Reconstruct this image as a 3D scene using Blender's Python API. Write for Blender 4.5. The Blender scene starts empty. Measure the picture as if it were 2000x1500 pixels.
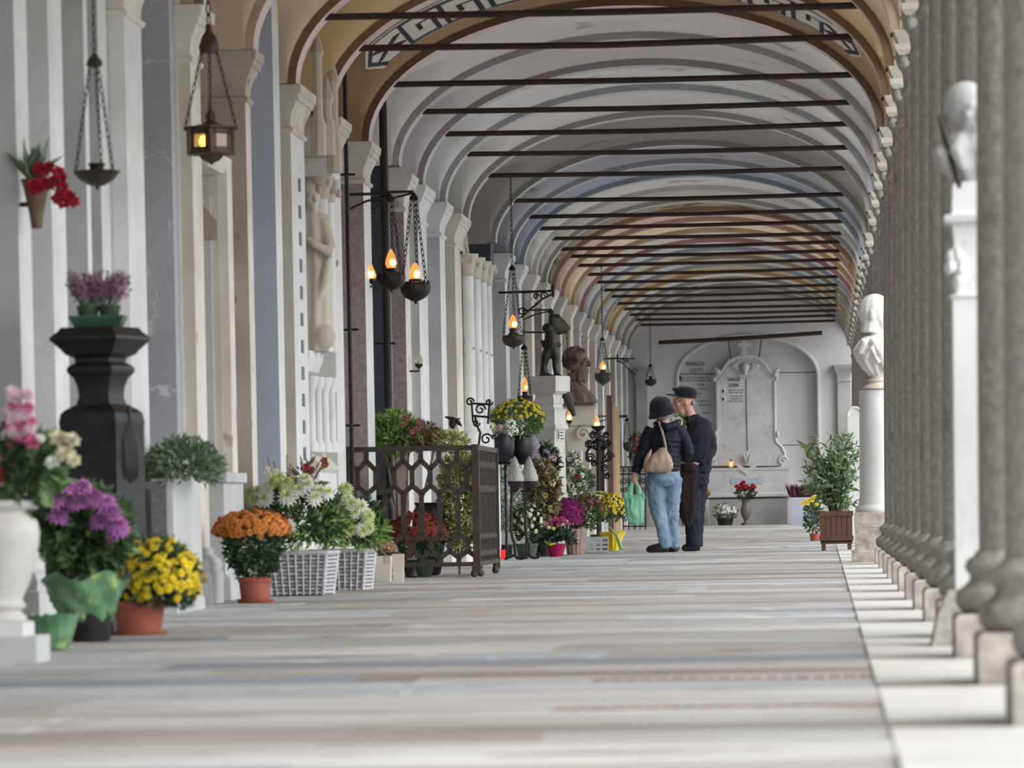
import bpy, bmesh, math, random
from mathutils import Vector, Matrix, Euler
from math import sin, cos, pi, radians, sqrt, atan2
rnd = random.Random(11)
scene = bpy.context.scene
COL = scene.collection

# ------------------------------------------------------------------ camera
F = 8671.0                      # focal length in pixels of the 2000 px wide frame (75 mm on a 17.3 mm sensor)
PPX, PPY = 1000.0, 1441.0       # principal point (lens shifted upwards)
EYE = Vector((0, 0, 0.45))
_ax = Vector((611.0, PPY - 987.0, -F)).normalized()
_up = Vector((-0.014, 1, 0)); _up = (_up - _ax * _up.dot(_ax)).normalized()
CM = Matrix((_ax.cross(_up), _ax, _up))
cam = bpy.data.cameras.new('camera'); camo = bpy.data.objects.new('camera', cam); COL.objects.link(camo)
camo.matrix_world = Matrix.Translation(EYE) @ CM.to_4x4()
cam.sensor_width = 17.3; cam.sensor_fit = 'HORIZONTAL'; cam.lens = 75.0
cam.lens = F / 2000.0 * 17.3
cam.shift_y = (PPY - 750.0) / 2000.0
cam.clip_end = 400
cam.dof.use_dof = True; cam.dof.focus_distance = 42.0; cam.dof.aperture_fstop = 3.2
scene.camera = camo

# ------------------------------------------------------------------ light: bright overcast sky, very soft sun from the garden side
world = bpy.data.worlds.new('overcast'); scene.world = world; world.use_nodes = True
_bg = world.node_tree.nodes['Background']; _bg.inputs[0].default_value = (0.87, 0.935, 1.0, 1); _bg.inputs[1].default_value = 1.0
_s = bpy.data.lights.new('veiled_sun', 'SUN'); _s.energy = 1.8; _s.angle = radians(60); _s.color = (1.0, 0.985, 0.96)
_so = bpy.data.objects.new('veiled_sun', _s); COL.objects.link(_so)
_so.rotation_euler = Vector((-0.74, 0.46, -0.60)).to_track_quat('-Z', 'Y').to_euler()
vs = scene.view_settings
vs.view_transform = 'Standard'; vs.look = 'None'; vs.gamma = 1.0; vs.use_curve_mapping = False
vs.exposure = 0.97

# ------------------------------------------------------------------ helpers
def at(px, py, Y):
    d = CM @ Vector((px - PPX, PPY - py, -F)); return EYE + d * (Y / d.y)
def fz(Y):                      # the paving rises a little towards the end of the gallery
    return 0.0 if Y < 46 else (Y - 46) / 28.0 * 0.15
def gnd(px, py):                # point of the paving seen at a pixel
    d = CM @ Vector((px - PPX, PPY - py, -F)); Y = -0.45 / d.z * d.y
    for _ in range(30): Y = (fz(Y) - 0.45) / d.z * d.y
    return EYE + d * (Y / d.y)
def depth_on(px, py, x):        # depth at which the sight line meets a plane along the gallery
    d = CM @ Vector((px - PPX, PPY - py, -F)); return x * d.y / d.x
def ppm(Y): return F / Y
def lin(c):
    r = []
    for v in c[:3]:
        v = v / 255.0; r.append(v / 12.92 if v <= 0.04045 else ((v + 0.055) / 1.055) ** 2.4)
    return (r[0], r[1], r[2], 1.0)

class MB:
    def __init__(s): s.v = []; s.f = []; s.m = []
    def add(s, vs, fs, mi=0):
        n = len(s.v); s.v += [tuple(v) for v in vs]; s.f += [tuple(i + n for i in f) for f in fs]; s.m += [mi] * len(fs); return s
    def box(s, x0, x1, y0, y1, z0, z1, mi=0, M=None):
        vs = [Vector((x, y, z)) for z in (z0, z1) for y in (y0, y1) for x in (x0, x1)]
        if M: vs = [M @ v for v in vs]
        return s.add(vs, [(0, 2, 3, 1), (4, 5, 7, 6), (0, 1, 5, 4), (2, 6, 7, 3), (0, 4, 6, 2), (1, 3, 7, 5)], mi)
    def cbox(s, c, sx, sy, sz, M=None, mi=0):
        vs = [Vector((x * sx / 2, y * sy / 2, z * sz / 2)) for z in (-1, 1) for y in (-1, 1) for x in (-1, 1)]
        if M: vs = [M @ v for v in vs]
        return s.add([v + Vector(c) for v in vs], [(0, 2, 3, 1), (4, 5, 7, 6), (0, 1, 5, 4), (2, 6, 7, 3), (0, 4, 6, 2), (1, 3, 7, 5)], mi)
    def loft(s, rings, caps=True, closed=True, mi=0):
        n = len(rings[0]); vs = [p for r in rings for p in r]; fs = []
        for k in range(len(rings) - 1):
            for i in range(n if closed else n - 1):
                j = (i + 1) % n; fs.append((k * n + i, k * n + j, (k + 1) * n + j, (k + 1) * n + i))
        if caps:
            fs.append(tuple(range(n))[::-1]); fs.append(tuple((len(rings) - 1) * n + i for i in range(n)))
        return s.add(vs, fs, mi)
    def lathe(s, prof, n=20, c=(0, 0, 0), sx=1, sy=1, mi=0, flute=0, ang=0):
        rings = []
        for r, z in prof:
            rr = max(r, 1e-4)
            rings.append([(c[0] + sx * rr * (1 - flute * (i % 2)) * cos(ang + 2 * pi * i / n), c[1] + sy * rr * (1 - flute * (i % 2)) * sin(ang + 2 * pi * i / n), c[2] + z) for i in range(n)])
        return s.loft(rings, mi=mi)
    def rects(s, x0, x1, y0, y1, prof, mi=0):   # stacked rectangular mouldings
        return s.loft([[(x0 - o, y0 - o, z), (x1 + o, y0 - o, z), (x1 + o, y1 + o, z), (x0 - o, y1 + o, z)] for z, o in prof], mi=mi)
    def tube(s, pts, r, n=6, mi=0):
        pts = [Vector(p) for p in pts]; rings = []; k = len(pts)
        rs = r if isinstance(r, (list, tuple)) else [r] * k
        t0 = (pts[1] - pts[0]).normalized(); a = t0.orthogonal().normalized()
        for i, p in enumerate(pts):
            t = ((pts[min(i + 1, k - 1)] - pts[max(i - 1, 0)])); t = t.normalized() if t.length > 1e-9 else t0
            a = (a - t * a.dot(t)); a = a.normalized() if a.length > 1e-6 else t.orthogonal().normalized()
            b = t.cross(a)
            rings.append([p + (a * cos(2 * pi * j / n) + b * sin(2 * pi * j / n)) * rs[i] for j in range(n)])
        return s.loft(rings, mi=mi)
    def ell(s, c, rx, ry, rz, n=12, m=8, M=None, mi=0):
        rings = []
        for k in range(m + 1):
            ph = -pi / 2 + pi * k / m; q = max(cos(ph), 0.02)
            ring = [Vector((rx * q * cos(2 * pi * i / n), ry * q * sin(2 * pi * i / n), rz * sin(ph))) for i in range(n)]
            rings.append([(M @ v if M else v) + Vector(c) for v in ring])
        return s.loft(rings, mi=mi)
    def prism(s, poly, M, depth, mi=0):         # outline in local xz, thickness along local y
        n = len(poly); vs = [M @ Vector((x, 0, z)) for x, z in poly] + [M @ Vector((x, depth, z)) for x, z in poly]
        fs = [tuple(range(n)), tuple(range(2 * n - 1, n - 1, -1))] + [(i, i + n, (i + 1) % n + n, (i + 1) % n) for i in range(n)]
        return s.add(vs, fs, mi)
    def mesh(s, name, mats, smooth=True, ang=35):
        me = bpy.data.meshes.new(name); me.from_pydata(s.v, [], s.f)
        for m in (mats if isinstance(mats, (list, tuple)) else [mats]): me.materials.append(m)
        if any(s.m): me.polygons.foreach_set('material_index', s.m)
        bm = bmesh.new(); bm.from_mesh(me); bmesh.ops.recalc_face_normals(bm, faces=bm.faces); bm.to_mesh(me); bm.free()
        if smooth:
            me.polygons.foreach_set('use_smooth', [True] * len(me.polygons)); me.set_sharp_from_angle(angle=radians(ang))
        me.update(); return me
    def build(s, name, mats, parent=None, smooth=True, ang=35, loc=(0, 0, 0), rot=(0, 0, 0)):
        return link(name, s.mesh(name, mats, smooth, ang), parent, loc, rot)

def link(name, me, parent=None, loc=(0, 0, 0), rot=(0, 0, 0), sc=(1, 1, 1)):
    o = bpy.data.objects.new(name, me); COL.objects.link(o); o.parent = parent
    o.location = loc; o.rotation_euler = rot; o.scale = sc; return o
def tag(o, label, cat, group=None):
    o['label'] = label; o['category'] = cat
    if group: o['group'] = group
    return o
def thing(name, label, cat, loc, rz=0.0, group=None):
    o = bpy.data.objects.new(name, None); COL.objects.link(o); o.location = loc; o.rotation_euler = (0, 0, rz)
    o.empty_display_size = 0.1; return tag(o, label, cat, group)
def struct(o): o['kind'] = 'structure'; return o
def stuff(o): o['kind'] = 'stuff'; return o
ORD = ['zeroth', 'first', 'second', 'third', 'fourth', 'fifth', 'sixth', 'seventh', 'eighth', 'ninth', 'tenth', 'eleventh', 'twelfth', 'thirteenth', 'fourteenth', 'fifteenth', 'sixteenth', 'seventeenth', 'eighteenth', 'nineteenth', 'twentieth']
def ordn(i):
    if i <= 20: return ORD[i]
    t = {2: 'twenty', 3: 'thirty'}[i // 10]
    return {20: 'twentieth', 30: 'thirtieth'}[i] if i % 10 == 0 else t + '-' + ORD[i % 10]

# ------------------------------------------------------------------ materials
def mat(name, c1, c2=None, scale=3.0, rough=0.7, bump=0.0, bscale=40.0, vein=None, vscale=1.5, vwid=0.03, spots=None, sscale=12.0, sthr=0.62, rand=0.0, metal=0.0, emit=0.0, trans=0.0, alpha=1.0, stretch=(1, 1, 1), sheen=0.0, spec=0.4, coat=0.0, local=False):
    m = bpy.data.materials.new(name); m.use_nodes = True; nt = m.node_tree; N = nt.nodes; L = nt.links
    b = N['Principled BSDF']; b.inputs['Roughness'].default_value = rough; b.inputs['Metallic'].default_value = metal
    b.inputs['Specular IOR Level'].default_value = spec
    if coat: b.inputs['Coat Weight'].default_value = coat
    if sheen: b.inputs['Sheen Weight'].default_value = sheen
    col1 = lin(c1); col = None
    if local: src = N.new('ShaderNodeTexCoord').outputs['Object']
    else: src = N.new('ShaderNodeNewGeometry').outputs['Position']
    mp = N.new('ShaderNodeMapping'); mp.inputs['Scale'].default_value = stretch; L.new(src, mp.inputs['Vector']); src = mp.outputs[0]
    def noise(sc, det=4.0, dist=0.0):
        n = N.new('ShaderNodeTexNoise'); n.inputs['Scale'].default_value = sc; n.inputs['Detail'].default_value = det; n.inputs['Distortion'].default_value = dist
        L.new(src, n.inputs['Vector']); return n.outputs['Fac']
    def ramp(f, a, c):
        r = N.new('ShaderNodeValToRGB'); r.color_ramp.elements[0].position = a; r.color_ramp.elements[1].position = c; L.new(f, r.inputs[0]); return r.outputs[0]
    def mix(fac, A, B, mode='MIX'):
        x = N.new('ShaderNodeMix'); x.data_type = 'RGBA'; x.blend_type = mode
        for v, k in ((fac, 0), (A, 6), (B, 7)):
            if hasattr(v, 'is_output'): L.new(v, x.inputs[k])
            else: x.inputs[k].default_value = v
        return x.outputs[2]
    if c2 is not None: col = mix(ramp(noise(scale), 0.32, 0.68), col1, lin(c2))
    if vein is not None:
        f = noise(vscale, 6.0, 1.2); a = N.new('ShaderNodeMath'); a.operation = 'SUBTRACT'; a.inputs[1].default_value = 0.5; L.new(f, a.inputs[0])
        q = N.new('ShaderNodeMath'); q.operation = 'ABSOLUTE'; L.new(a.outputs[0], q.inputs[0])
        rr = N.new('ShaderNodeValToRGB'); rr.color_ramp.elements[0].position = 0.0; rr.color_ramp.elements[1].position = vwid
        rr.color_ramp.elements[0].color = (1, 1, 1, 1); rr.color_ramp.elements[1].color = (0, 0, 0, 1); L.new(q.outputs[0], rr.inputs[0])
        col = mix(rr.outputs[0], col if col else col1, lin(vein))
    if spots is not None: col = mix(ramp(noise(sscale, 6.0), sthr, sthr + 0.06), col if col else col1, lin(spots))
    if rand:
        oi = N.new('ShaderNodeObjectInfo'); hs = N.new('ShaderNodeHueSaturation')
        mr = N.new('ShaderNodeMapRange'); mr.inputs[3].default_value = 1 - rand; mr.inputs[4].default_value = 1 + rand; L.new(oi.outputs['Random'], mr.inputs[0])
        L.new(mr.outputs[0], hs.inputs['Value'])
        if col: L.new(col, hs.inputs['Color'])
        else: hs.inputs['Color'].default_value = col1
        col = hs.outputs[0]
    if col: L.new(col, b.inputs['Base Color'])
    else: b.inputs['Base Color'].default_value = col1
    if bump:
        bp = N.new('ShaderNodeBump'); bp.inputs['Strength'].default_value = bump; bp.inputs['Distance'].default_value = 0.01
        L.new(noise(bscale, 5.0), bp.inputs['Height']); L.new(bp.outputs[0], b.inputs['Normal'])
    if emit:
        b.inputs['Emission Color'].default_value = col1; b.inputs['Emission Strength'].default_value = emit
    if trans: b.inputs['Transmission Weight'].default_value = trans
    if alpha < 1: b.inputs['Alpha'].default_value = alpha
    m.diffuse_color = col1; return m

M = {}
M['white'] = mat('white_marble', (226, 225, 224), (206, 205, 204), 2.2, 0.55, 0.1, vein=(200, 200, 202), vscale=1.6, vwid=0.006)
M['cream'] = mat('cream_stone', (224, 219, 209), (204, 197, 186), 3.0, 0.75, 0.2, spots=(172, 162, 146), sscale=5.0, sthr=0.63)
M['beige'] = mat('beige_stone', (206, 200, 186), (190, 182, 168), 3.0, 0.8, 0.2)
M['lgrey'] = mat('light_grey_stone', (198, 198, 197), (178, 178, 178), 2.5, 0.7, 0.15)
M['grey'] = mat('grey_plaster', (170, 168, 166), (150, 148, 146), 2.0, 0.85, 0.15)
M['bluegrey'] = mat('blue_grey_veined_marble', (184, 190, 203), (162, 168, 183), 1.6, 0.45, 0.05, vein=(180, 184, 193), vscale=2.2, vwid=0.007, stretch=(1, 1, 0.6))
M['greyvein'] = mat('grey_veined_marble', (180, 181, 186), (156, 157, 162), 1.6, 0.45, 0.05, vein=(204, 205, 208), vscale=2.4, vwid=0.008, stretch=(1, 1, 0.6))
M['slate'] = mat('dark_slate', (66, 70, 80), (50, 54, 64), 2.0, 0.4, 0.05)
M['brown'] = mat('stained_brown_stone', (188, 180, 168), (154, 144, 130), 1.8, 0.85, 0.3, spots=(124, 110, 92), sscale=4.5, sthr=0.64)
M['pinkst'] = mat('pink_granite', (168, 154, 152), (138, 124, 122), 30.0, 0.6, 0.05)
M['granite'] = mat('grey_granite', (172, 168, 161), (142, 138, 131), 36.0, 0.8, 0.3, 60, spots=(134, 129, 122), sscale=6.0, sthr=0.64)
M['plinth'] = mat('worn_plinth_stone', (190, 184, 174), (140, 134, 126), 14.0, 0.85, 0.35, 50)
M['capst'] = mat('pale_capital_stone', (214, 208, 196), (186, 180, 168), 6.0, 0.8, 0.2)
M['joint'] = mat('dark_joint_mortar', (112, 106, 99), (92, 87, 82), 8.0, 0.95)
M['black_iron'] = mat('black_iron', (34, 31, 31), (50, 44, 42), 20.0, 0.55, 0.15, metal=0.4)
M['brown_iron'] = mat('weathered_brown_iron', (74, 64, 60), (58, 50, 47), 18.0, 0.65, 0.15, metal=0.25)
M['rod'] = mat('rusty_dark_iron', (46, 36, 36), (62, 44, 38), 5.0, 0.7, metal=0.2)
# ================================================================== the gallery shell
RIBS = [5.2, 7.15, 9.1, 11.1, 13.0, 15.0, 17.0, 18.95, 20.9, 22.9, 24.9, 26.9, 28.8, 31.2, 33.4, 35.4, 37.5, 39.9, 43.2, 45.5, 47.3, 49.3, 51.1, 52.8, 54.6, 56.8, 58.9, 60.9, 62.9, 64.9, 66.9, 68.9, 70.9, 72.8]
END = 74.0
XW, XR = -3.2, 0.45             # pilaster faces / column capitals
XC, AX = (XW + XR) / 2, (XR - XW) / 2
ZS, RISE = 3.05, 0.95           # springing and rise of the vault
RW = 0.22                       # rib width
def barrel(t, off=0.0): return XC + (AX - off) * cos(t), ZS + (RISE - off) * sin(t)

# ---- floor: mortar bed with a paving slab per piece
floor = struct(MB().add([(-4.2, -3, -0.012), (0.95, -3, -0.012), (-4.2, 46, -0.012), (0.95, 46, -0.012), (-4.2, END + .3, 0.138), (0.95, END + .3, 0.138)], [(0, 1, 3, 2), (2, 3, 5, 4)]).build('floor', M['joint'], None, False))
def slabmat(n, a, b, r, vein=None): return mat(n, a, b, 1.6, 0.62, 0.12, 25, vein=vein, vscale=0.9, vwid=0.02, rand=r, spots=(146, 137, 128), sscale=2.6, sthr=0.60, stretch=(0.6, 1.5, 1))
SM = [slabmat('pale_paving_stone', (196, 193, 190), (166, 163, 160), 0.15), slabmat('warm_paving_stone', (187, 182, 177), (156, 150, 145), 0.14), slabmat('cool_paving_stone', (194, 195, 198), (162, 164, 168), 0.12, (214, 214, 214))]
SDARK = slabmat('blue_grey_paving_stone', (150, 154, 162), (128, 132, 141), 0.06)
SDIRT = slabmat('worn_brown_grey_paving_stone', (160, 153, 147), (136, 128, 121), 0.14)
SWHITE = mat('white_threshold_marble', (220, 217, 212), (204, 200, 194), 2.0, 0.6, 0.1, rand=0.05)
SBRICK = mat('red_brown_brick', (150, 112, 98), (126, 92, 80), 9.0, 0.9, 0.3, rand=0.15)
def slab_mesh(name, m):
    mb = MB(); mb.loft([[(-.5, -.5, -1), (.5, -.5, -1), (.5, .5, -1), (-.5, .5, -1)], [(-.5, -.5, -.12), (.5, -.5, -.12), (.5, .5, -.12), (-.5, .5, -.12)], [(-.499, -.485, 0), (.499, -.485, 0), (.499, .485, 0), (-.499, .485, 0)]])
    return mb.mesh(name, m, False)
slabs = [slab_mesh('slab', m) for m in SM]; slab_dark = slab_mesh('slab', SDARK); slab_dirt = slab_mesh('slab', SDIRT); slab_white = slab_mesh('slab', SWHITE); brick_me = slab_mesh('brick', SBRICK)
def put_slab(me, x0, x1, y0, y1, lift=0.0, name='paving_slab', tilt=True):
    yc = (y0 + y1) / 2
    o = link(name, me, floor, ((x0 + x1) / 2, yc, fz(yc) + lift), (rnd.uniform(-.0035, .0035) * tilt + (0.0054 if yc > 46 else 0), rnd.uniform(-.0018, .0018) * tilt, 0), (x1 - x0, y1 - y0, 0.035))
    return o
y = 5.6; nrow = 0
while y < END - 0.05:
    d = rnd.uniform(0.5, 0.85) if y < 30 else rnd.uniform(0.75, 1.15)
    thin = rnd.random() < 0.33
    if thin: d = rnd.uniform(0.16, 0.30)
    rl = rnd.uniform(-0.006, 0.006)
    y1 = min(y + d, END); g = 0.022
    cuts = [-3.75]
    while cuts[-1] < -0.35: cuts.append(cuts[-1] + rnd.uniform(1.0, 2.1))
    cuts = [c for c in cuts if c < -0.45] + [0.121]
    mid = (y + y1) / 2
    dark = 7.6 < mid < 8.2
    for a, b in zip(cuts, cuts[1:]):
        if b < -3.3: continue
        if (11.2 < mid < 11.75 or 9.6 < mid < 10.1) and b > 0.1:
            # a strip of ribbed bricks let into the paving
            ym = mid; nx = 18; x0 = -0.62
            put_slab(rnd.choice(slabs), a, b, y, ym - 0.07)
            put_slab(rnd.choice(slabs), a, x0 - 0.02, ym - 0.06, ym + 0.06)
            for i in range(nx):
                w = (b - x0) / nx; put_slab(brick_me, x0 + i * w + .004, x0 + (i + 1) * w - .004, ym - 0.06, ym + 0.06, 0.002, 'brick', False)
            put_slab(rnd.choice(slabs), a, b, ym + 0.07, y1)
            continue
        me = rnd.choice(slabs) if not thin else rnd.choice([slab_dark, slab_dirt, slab_dirt, slabs[0]])
        if dark and b < -0.2: me = slab_dark
        if 13.1 < mid < 13.8 and a > -2.4 and rnd.random() < 0.8: me = slab_dark
        put_slab(me, a + .0006, b - .0006, y + g / 2, y1 - g / 2, rl + rnd.uniform(-0.001, 0.001))
    y = y1
for i in range(len(RIBS) - 1):
    a, b = RIBS[i], RIBS[i + 1]
    if b < 6: continue
    put_slab(slab_white, 0.123, 0.66, a + 0.225, b - 0.235, 0.006, 'threshold_slab', False)
    put_slab(rnd.choice([slab_dirt, slabs[0]]), 0.123, 0.36, a - 0.195, a + 0.21, -0.002)

# ---- vault: one mesh per bay, ribs, arcade arches towards the garden
VC = {26.9: ((208, 178, 136), (190, 158, 114)), 28.8: ((160, 132, 98), (144, 116, 84)), 31.2: ((218, 213, 210), (206, 201, 198)), 33.4: ((204, 198, 198), (190, 184, 184)), 35.4: ((232, 231, 231), (220, 219, 219)), 37.5: ((218, 214, 208), (206, 202, 196)), 39.9: ((150, 145, 138), (136, 131, 124)), 43.2: ((178, 175, 180), (162, 161, 169)), 45.5: ((172, 178, 190), (158, 164, 177)), 47.3: ((230, 227, 222), (218, 214, 208)), 49.3: ((212, 208, 200), (196, 190, 180)), 51.1: ((178, 168, 152), (150, 138, 120)), 52.8: ((232, 206, 196), (226, 196, 184)), 54.6: ((242, 230, 200), (236, 220, 186)), 56.8: ((226, 219, 211), (214, 207, 198)), 58.9: ((214, 215, 218), (202, 203, 207)), 60.9: ((218, 209, 184), (190, 180, 154)), 62.9: ((202, 202, 204), (184, 185, 189)), 64.9: ((208, 188, 156), (182, 156, 118)), 66.9: ((220, 218, 214), (204, 202, 198)), 68.9: ((208, 204, 197), (184, 179, 170))}
RC = {22.9: (150, 138, 120), 24.9: (196, 172, 146), 26.9: (128, 100, 74), 28.8: (134, 104, 78), 31.2: (112, 92, 70), 33.4: (168, 162, 162), 35.4: (160, 150, 151), 37.5: (168, 169, 173), 39.9: (158, 154, 151), 43.2: (152, 149, 144), 45.5: (164, 163, 168), 47.3: (150, 158, 171), 49.3: (206, 203, 198), 51.1: (172, 170, 168), 52.8: (164, 138, 108), 54.6: (192, 160, 146), 56.8: (186, 164, 138), 58.9: (174, 134, 128), 60.9: (168, 172, 180), 62.9: (166, 158, 132), 64.9: (178, 175, 172), 66.9: (192, 164, 122)}
ceiling = struct(MB().box(-4.3, 0.98, 4.6, END + 0.4, 4.06, 4.30).build('ceiling', M['grey'], None, False))  # unseen roof slab added to stop sky light leaking through the vault
SOFF = mat('pale_pink_rib_edge', (222, 204, 202), (206, 188, 186), 4.0, 0.85)
SOFG = mat('pale_grey_rib_edge', (204, 203, 203), (188, 187, 187), 4.0, 0.85)
defv = mat('plain_vault_plaster', (196, 193, 188), (178, 175, 170), 1.4, 0.9, 0.1, 12)
defr = mat('plain_rib_plaster', (158, 154, 150), (146, 142, 138), 3.0, 0.9)
beigev = mat('cream_vault_plaster', (206, 190, 164), (196, 178, 150), 1.4, 0.9)
ARK = mat('arcade_plaster', (176, 170, 160), (156, 150, 140), 3.0, 0.9)
LUN = 0.66
def vz(x, yy, ya, yb):
    q = 1 - ((x - XC) / AX) ** 2; z1 = ZS + RISE * sqrt(max(q, 0))
    h = (yb - ya) / 2; c = (ya + yb) / 2; q2 = 1 - ((yy - c) / h) ** 2
    return max(z1, ZS + LUN * sqrt(max(q2, 0)))
for i in range(len(RIBS)):
    a = RIBS[i] + RW / 2; b = (RIBS[i + 1] - RW / 2) if i + 1 < len(RIBS) else END
    col = VC.get(RIBS[i])
    vm = mat('vault_plaster', col[0], col[1], 1.3, 0.92, 0.12, 10, spots=(tuple(int(v * 0.78) for v in col[1])), sscale=1.6, sthr=0.66) if col else (beigev if RIBS[i] < 26.8 else defv)
    if RIBS[i] == 35.4: vm = mat('peeling_white_plaster', (222, 221, 220), (208, 207, 206), 1.3, 0.92, 0.2, 14, spots=(186, 178, 160), sscale=3.0, sthr=0.60)
    if RIBS[i] in (51.1, 64.9, 68.9): vm = mat('damp_stained_plaster', col[0], col[1], 1.3, 0.92, 0.2, 14, spots=(104, 82, 58), sscale=2.4, sthr=0.57)
    NT, NY = 36, 16; g = MB(); vs = []
    ts = [pi * k / NT for k in range(NT + 1)]
    xs = [XW - 0.55] + [XC - AX * cos(t) for t in ts] + [XR + 0.06]
    ys = [(a + b) / 2 - (b - a) / 2 * cos(pi * k / NY) for k in range(NY + 1)]
    for yy in ys:
        for x in xs: vs.append((x, yy, vz(min(max(x, XW), XR), yy, a, b)))
    n = len(xs); fs = [(r * n + c, r * n + c + 1, (r + 1) * n + c + 1, (r + 1) * n + c) for r in range(NY) for c in range(n - 1)]
    g.add(vs, fs); g.build('vault_bay', vm, ceiling, True, 40)
    # the transverse rib
    rm = RC.get(RIBS[i]); rmat = mat('rib_plaster', rm, tuple(int(v * 0.9) for v in rm), 3.0, 0.9) if rm else defr
    if RIBS[i] < 22: rmat = defr
    rb = MB(); N2 = 40; R0 = []
    for k in range(N2 + 1):
        t = pi * k / N2; xi, zi = barrel(t, 0.052); xo, zo = barrel(t, -0.06)
        y0, y1 = RIBS[i] - RW / 2, RIBS[i] + RW / 2
        R0.append([(xi, y0, zi), (xo, y0, zo), (xo, y1, zo), (xi, y1, zi)])
    for k in range(N2):
        for j in range(4):
            q = (j + 1) % 4; rb.add([R0[k][j], R0[k][q], R0[k + 1][q], R0[k + 1][j]], [(0, 1, 2, 3)], 1 if j == 3 else 0)
    o = rb.build('rib_arch', [rmat, SOFF if 24 < RIBS[i] < 32 else (SOFG if rm and RIBS[i] < 52 else rmat)], ceiling, False)
# arcade arches to the garden
wr = struct(MB().box(0.75, 0.98, RIBS[0] - 2, END, 3.72, 4.08).build('wall_right', ARK, None, False))
for i in range(len(RIBS) - 1):
    a, b = RIBS[i] + RW / 2, RIBS[i + 1] - RW / 2; sp = MB(); N2 = 16; c = (a + b) / 2; h = (b - a) / 2
    prev = None
    for k in range(N2 + 1):
        t = pi * k / N2; yy = c - h * cos(t); z = ZS + LUN * sin(t)
        cur = [(0.46, yy, z), (0.76, yy, z), (0.76, yy, 4.08), (0.46, yy, 4.08)]
        if prev: sp.add(prev + cur, [(0, 4, 5, 1), (1, 5, 6, 2), (3, 2, 6, 7), (0, 3, 7, 4)])
        prev = cur
    for yy0, yy1 in ((RIBS[i], a),) + (((b, RIBS[i + 1])),):
        sp.box(0.46, 0.76, yy0, yy1, ZS, 4.08)
    sp.build('arcade_arch', ARK, wr, False)

# ---- columns of the arcade
COLX = 0.575
col_mesh = {}
def colm():
    s = MB(); prof = []
    for k in range(13):
        f = k / 12; prof.append((0.130 - 0.024 * f ** 1.6, 0.30 + f * 2.42))
    s.lathe(prof, 24); col_mesh['shaft'] = s.mesh('shaft', M['granite'], True, 60)
    b = MB(); b.lathe([(0.0, .13), (.175, .13), (.194, .145), (.200, .17), (.194, .195), (.172, .21), (.158, .225), (.156, .24), (.166, .25), (.172, .265), (.164, .285), (.146, .295), (.136, .31)], 24)
    col_mesh['base'] = b.mesh('base', M['granite'], True, 60)
    p = MB(); p.rects(-.205, .205, -.205, .205, [(0, 0), (.118, 0), (.13, -.012)]); col_mesh['plinth'] = p.mesh('plinth', M['plinth'], False)
    c = MB(); c.lathe([(.108, 2.70), (.122, 2.715), (.124, 2.735), (.110, 2.75), (.106, 2.77), (.112, 2.83), (.135, 2.89), (.165, 2.93), (.150, 2.935)], 20)
    for q in range(4):
        A = pi / 4 + q * pi / 2; c.ell((0.145 * cos(A), 0.145 * sin(A), 2.895), .035, .035, .04, 8, 6)
    col_mesh['capital'] = c.mesh('capital', M['granite'], True, 50)
    a = MB(); a.rects(-.13, .13, -.13, .13, [(2.925, 0), (2.955, .02), (2.985, .022), (2.99, .0), (3.02, .015), (3.055, .03), (3.06, .03)]); col_mesh['abacus'] = a.mesh('abacus', M['capst'], False)
colm()
cols = [r for r in RIBS if r > 9.0]
for i, r in enumerate(cols):
    lab = 'grey granite arcade column on a square plinth, %s in the row from the front' % ordn(i + 1)
    if i == 0: lab = 'nearest grey granite column, only its plinth corner showing at the frame edge'
    o = thing('arcade_column', lab, 'column', (COLX, r, fz(r)), 0, 'columns of the open arcade')
    for k, me in col_mesh.items(): link(k, me, o)

# ---- tie rods
for i, r in enumerate([r for r in RIBS if r > 26]):
    j = rnd.uniform(-.012, .012)
    hw = AX * sqrt(1 - (0.40 / RISE) ** 2) + 0.02
    s = MB(); s.tube([(XC - hw, r, 3.45 + j), (XC, r, 3.44), (XC + hw, r, 3.45 + rnd.uniform(-.01, .01))], 0.021, 8)
    o = s.build('tie_rod', M['rod'], None); tag(o, 'dark iron tie rod spanning the vault, %s from the front' % ordn(i + 1), 'tie rod', 'tie rods across the vault')

# ---- left wall
wall = struct(MB().box(-4.3, -3.75, 4.6, END + .3, -0.05, 4.1).build('wall_left', mat('grey_wall_plaster', (176, 174, 172), (150, 147, 144), 1.2, 0.85, 0.1), None, False))
CAP0 = [(2.585, 0), (2.60, .022), (2.63, .026), (2.645, .004), (2.66, 0), (2.74, .006), (2.80, .022), (2.86, .05), (2.90, .06), (2.905, .075), (2.96, .085), (2.965, .098), (3.03, .105), (3.05, .105)]
CAP = [(3.05 - (3.05 - z) * 0.62, q * 0.72) for z, q in CAP0]
BAS = [(0, .06), (.16, .06), (.165, .05), (.20, .055), (.23, .045), (.25, .02), (.28, .015), (.29, 0)]
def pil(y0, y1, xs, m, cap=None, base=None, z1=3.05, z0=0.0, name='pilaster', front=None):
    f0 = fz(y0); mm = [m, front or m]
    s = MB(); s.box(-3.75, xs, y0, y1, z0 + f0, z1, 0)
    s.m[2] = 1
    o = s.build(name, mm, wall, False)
    if cap: MB().rects(-3.75, xs, y0, y1, CAP).build('capital', cap, o, True, 30)
    if base: MB().rects(-3.75, xs, y0, y1, [(z + f0, q) for z, q in BAS]).build('pilaster_base', base, o, True, 30)
    return o
def blk(p1, p2, xs, m, **k):
    return pil(depth_on(p1, 500, xs), depth_on(p2, 500, xs), xs, m, **k)
blk(-60, -25, -3.2, M['white'], cap=M['capst'], base=M['white'])
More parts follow.
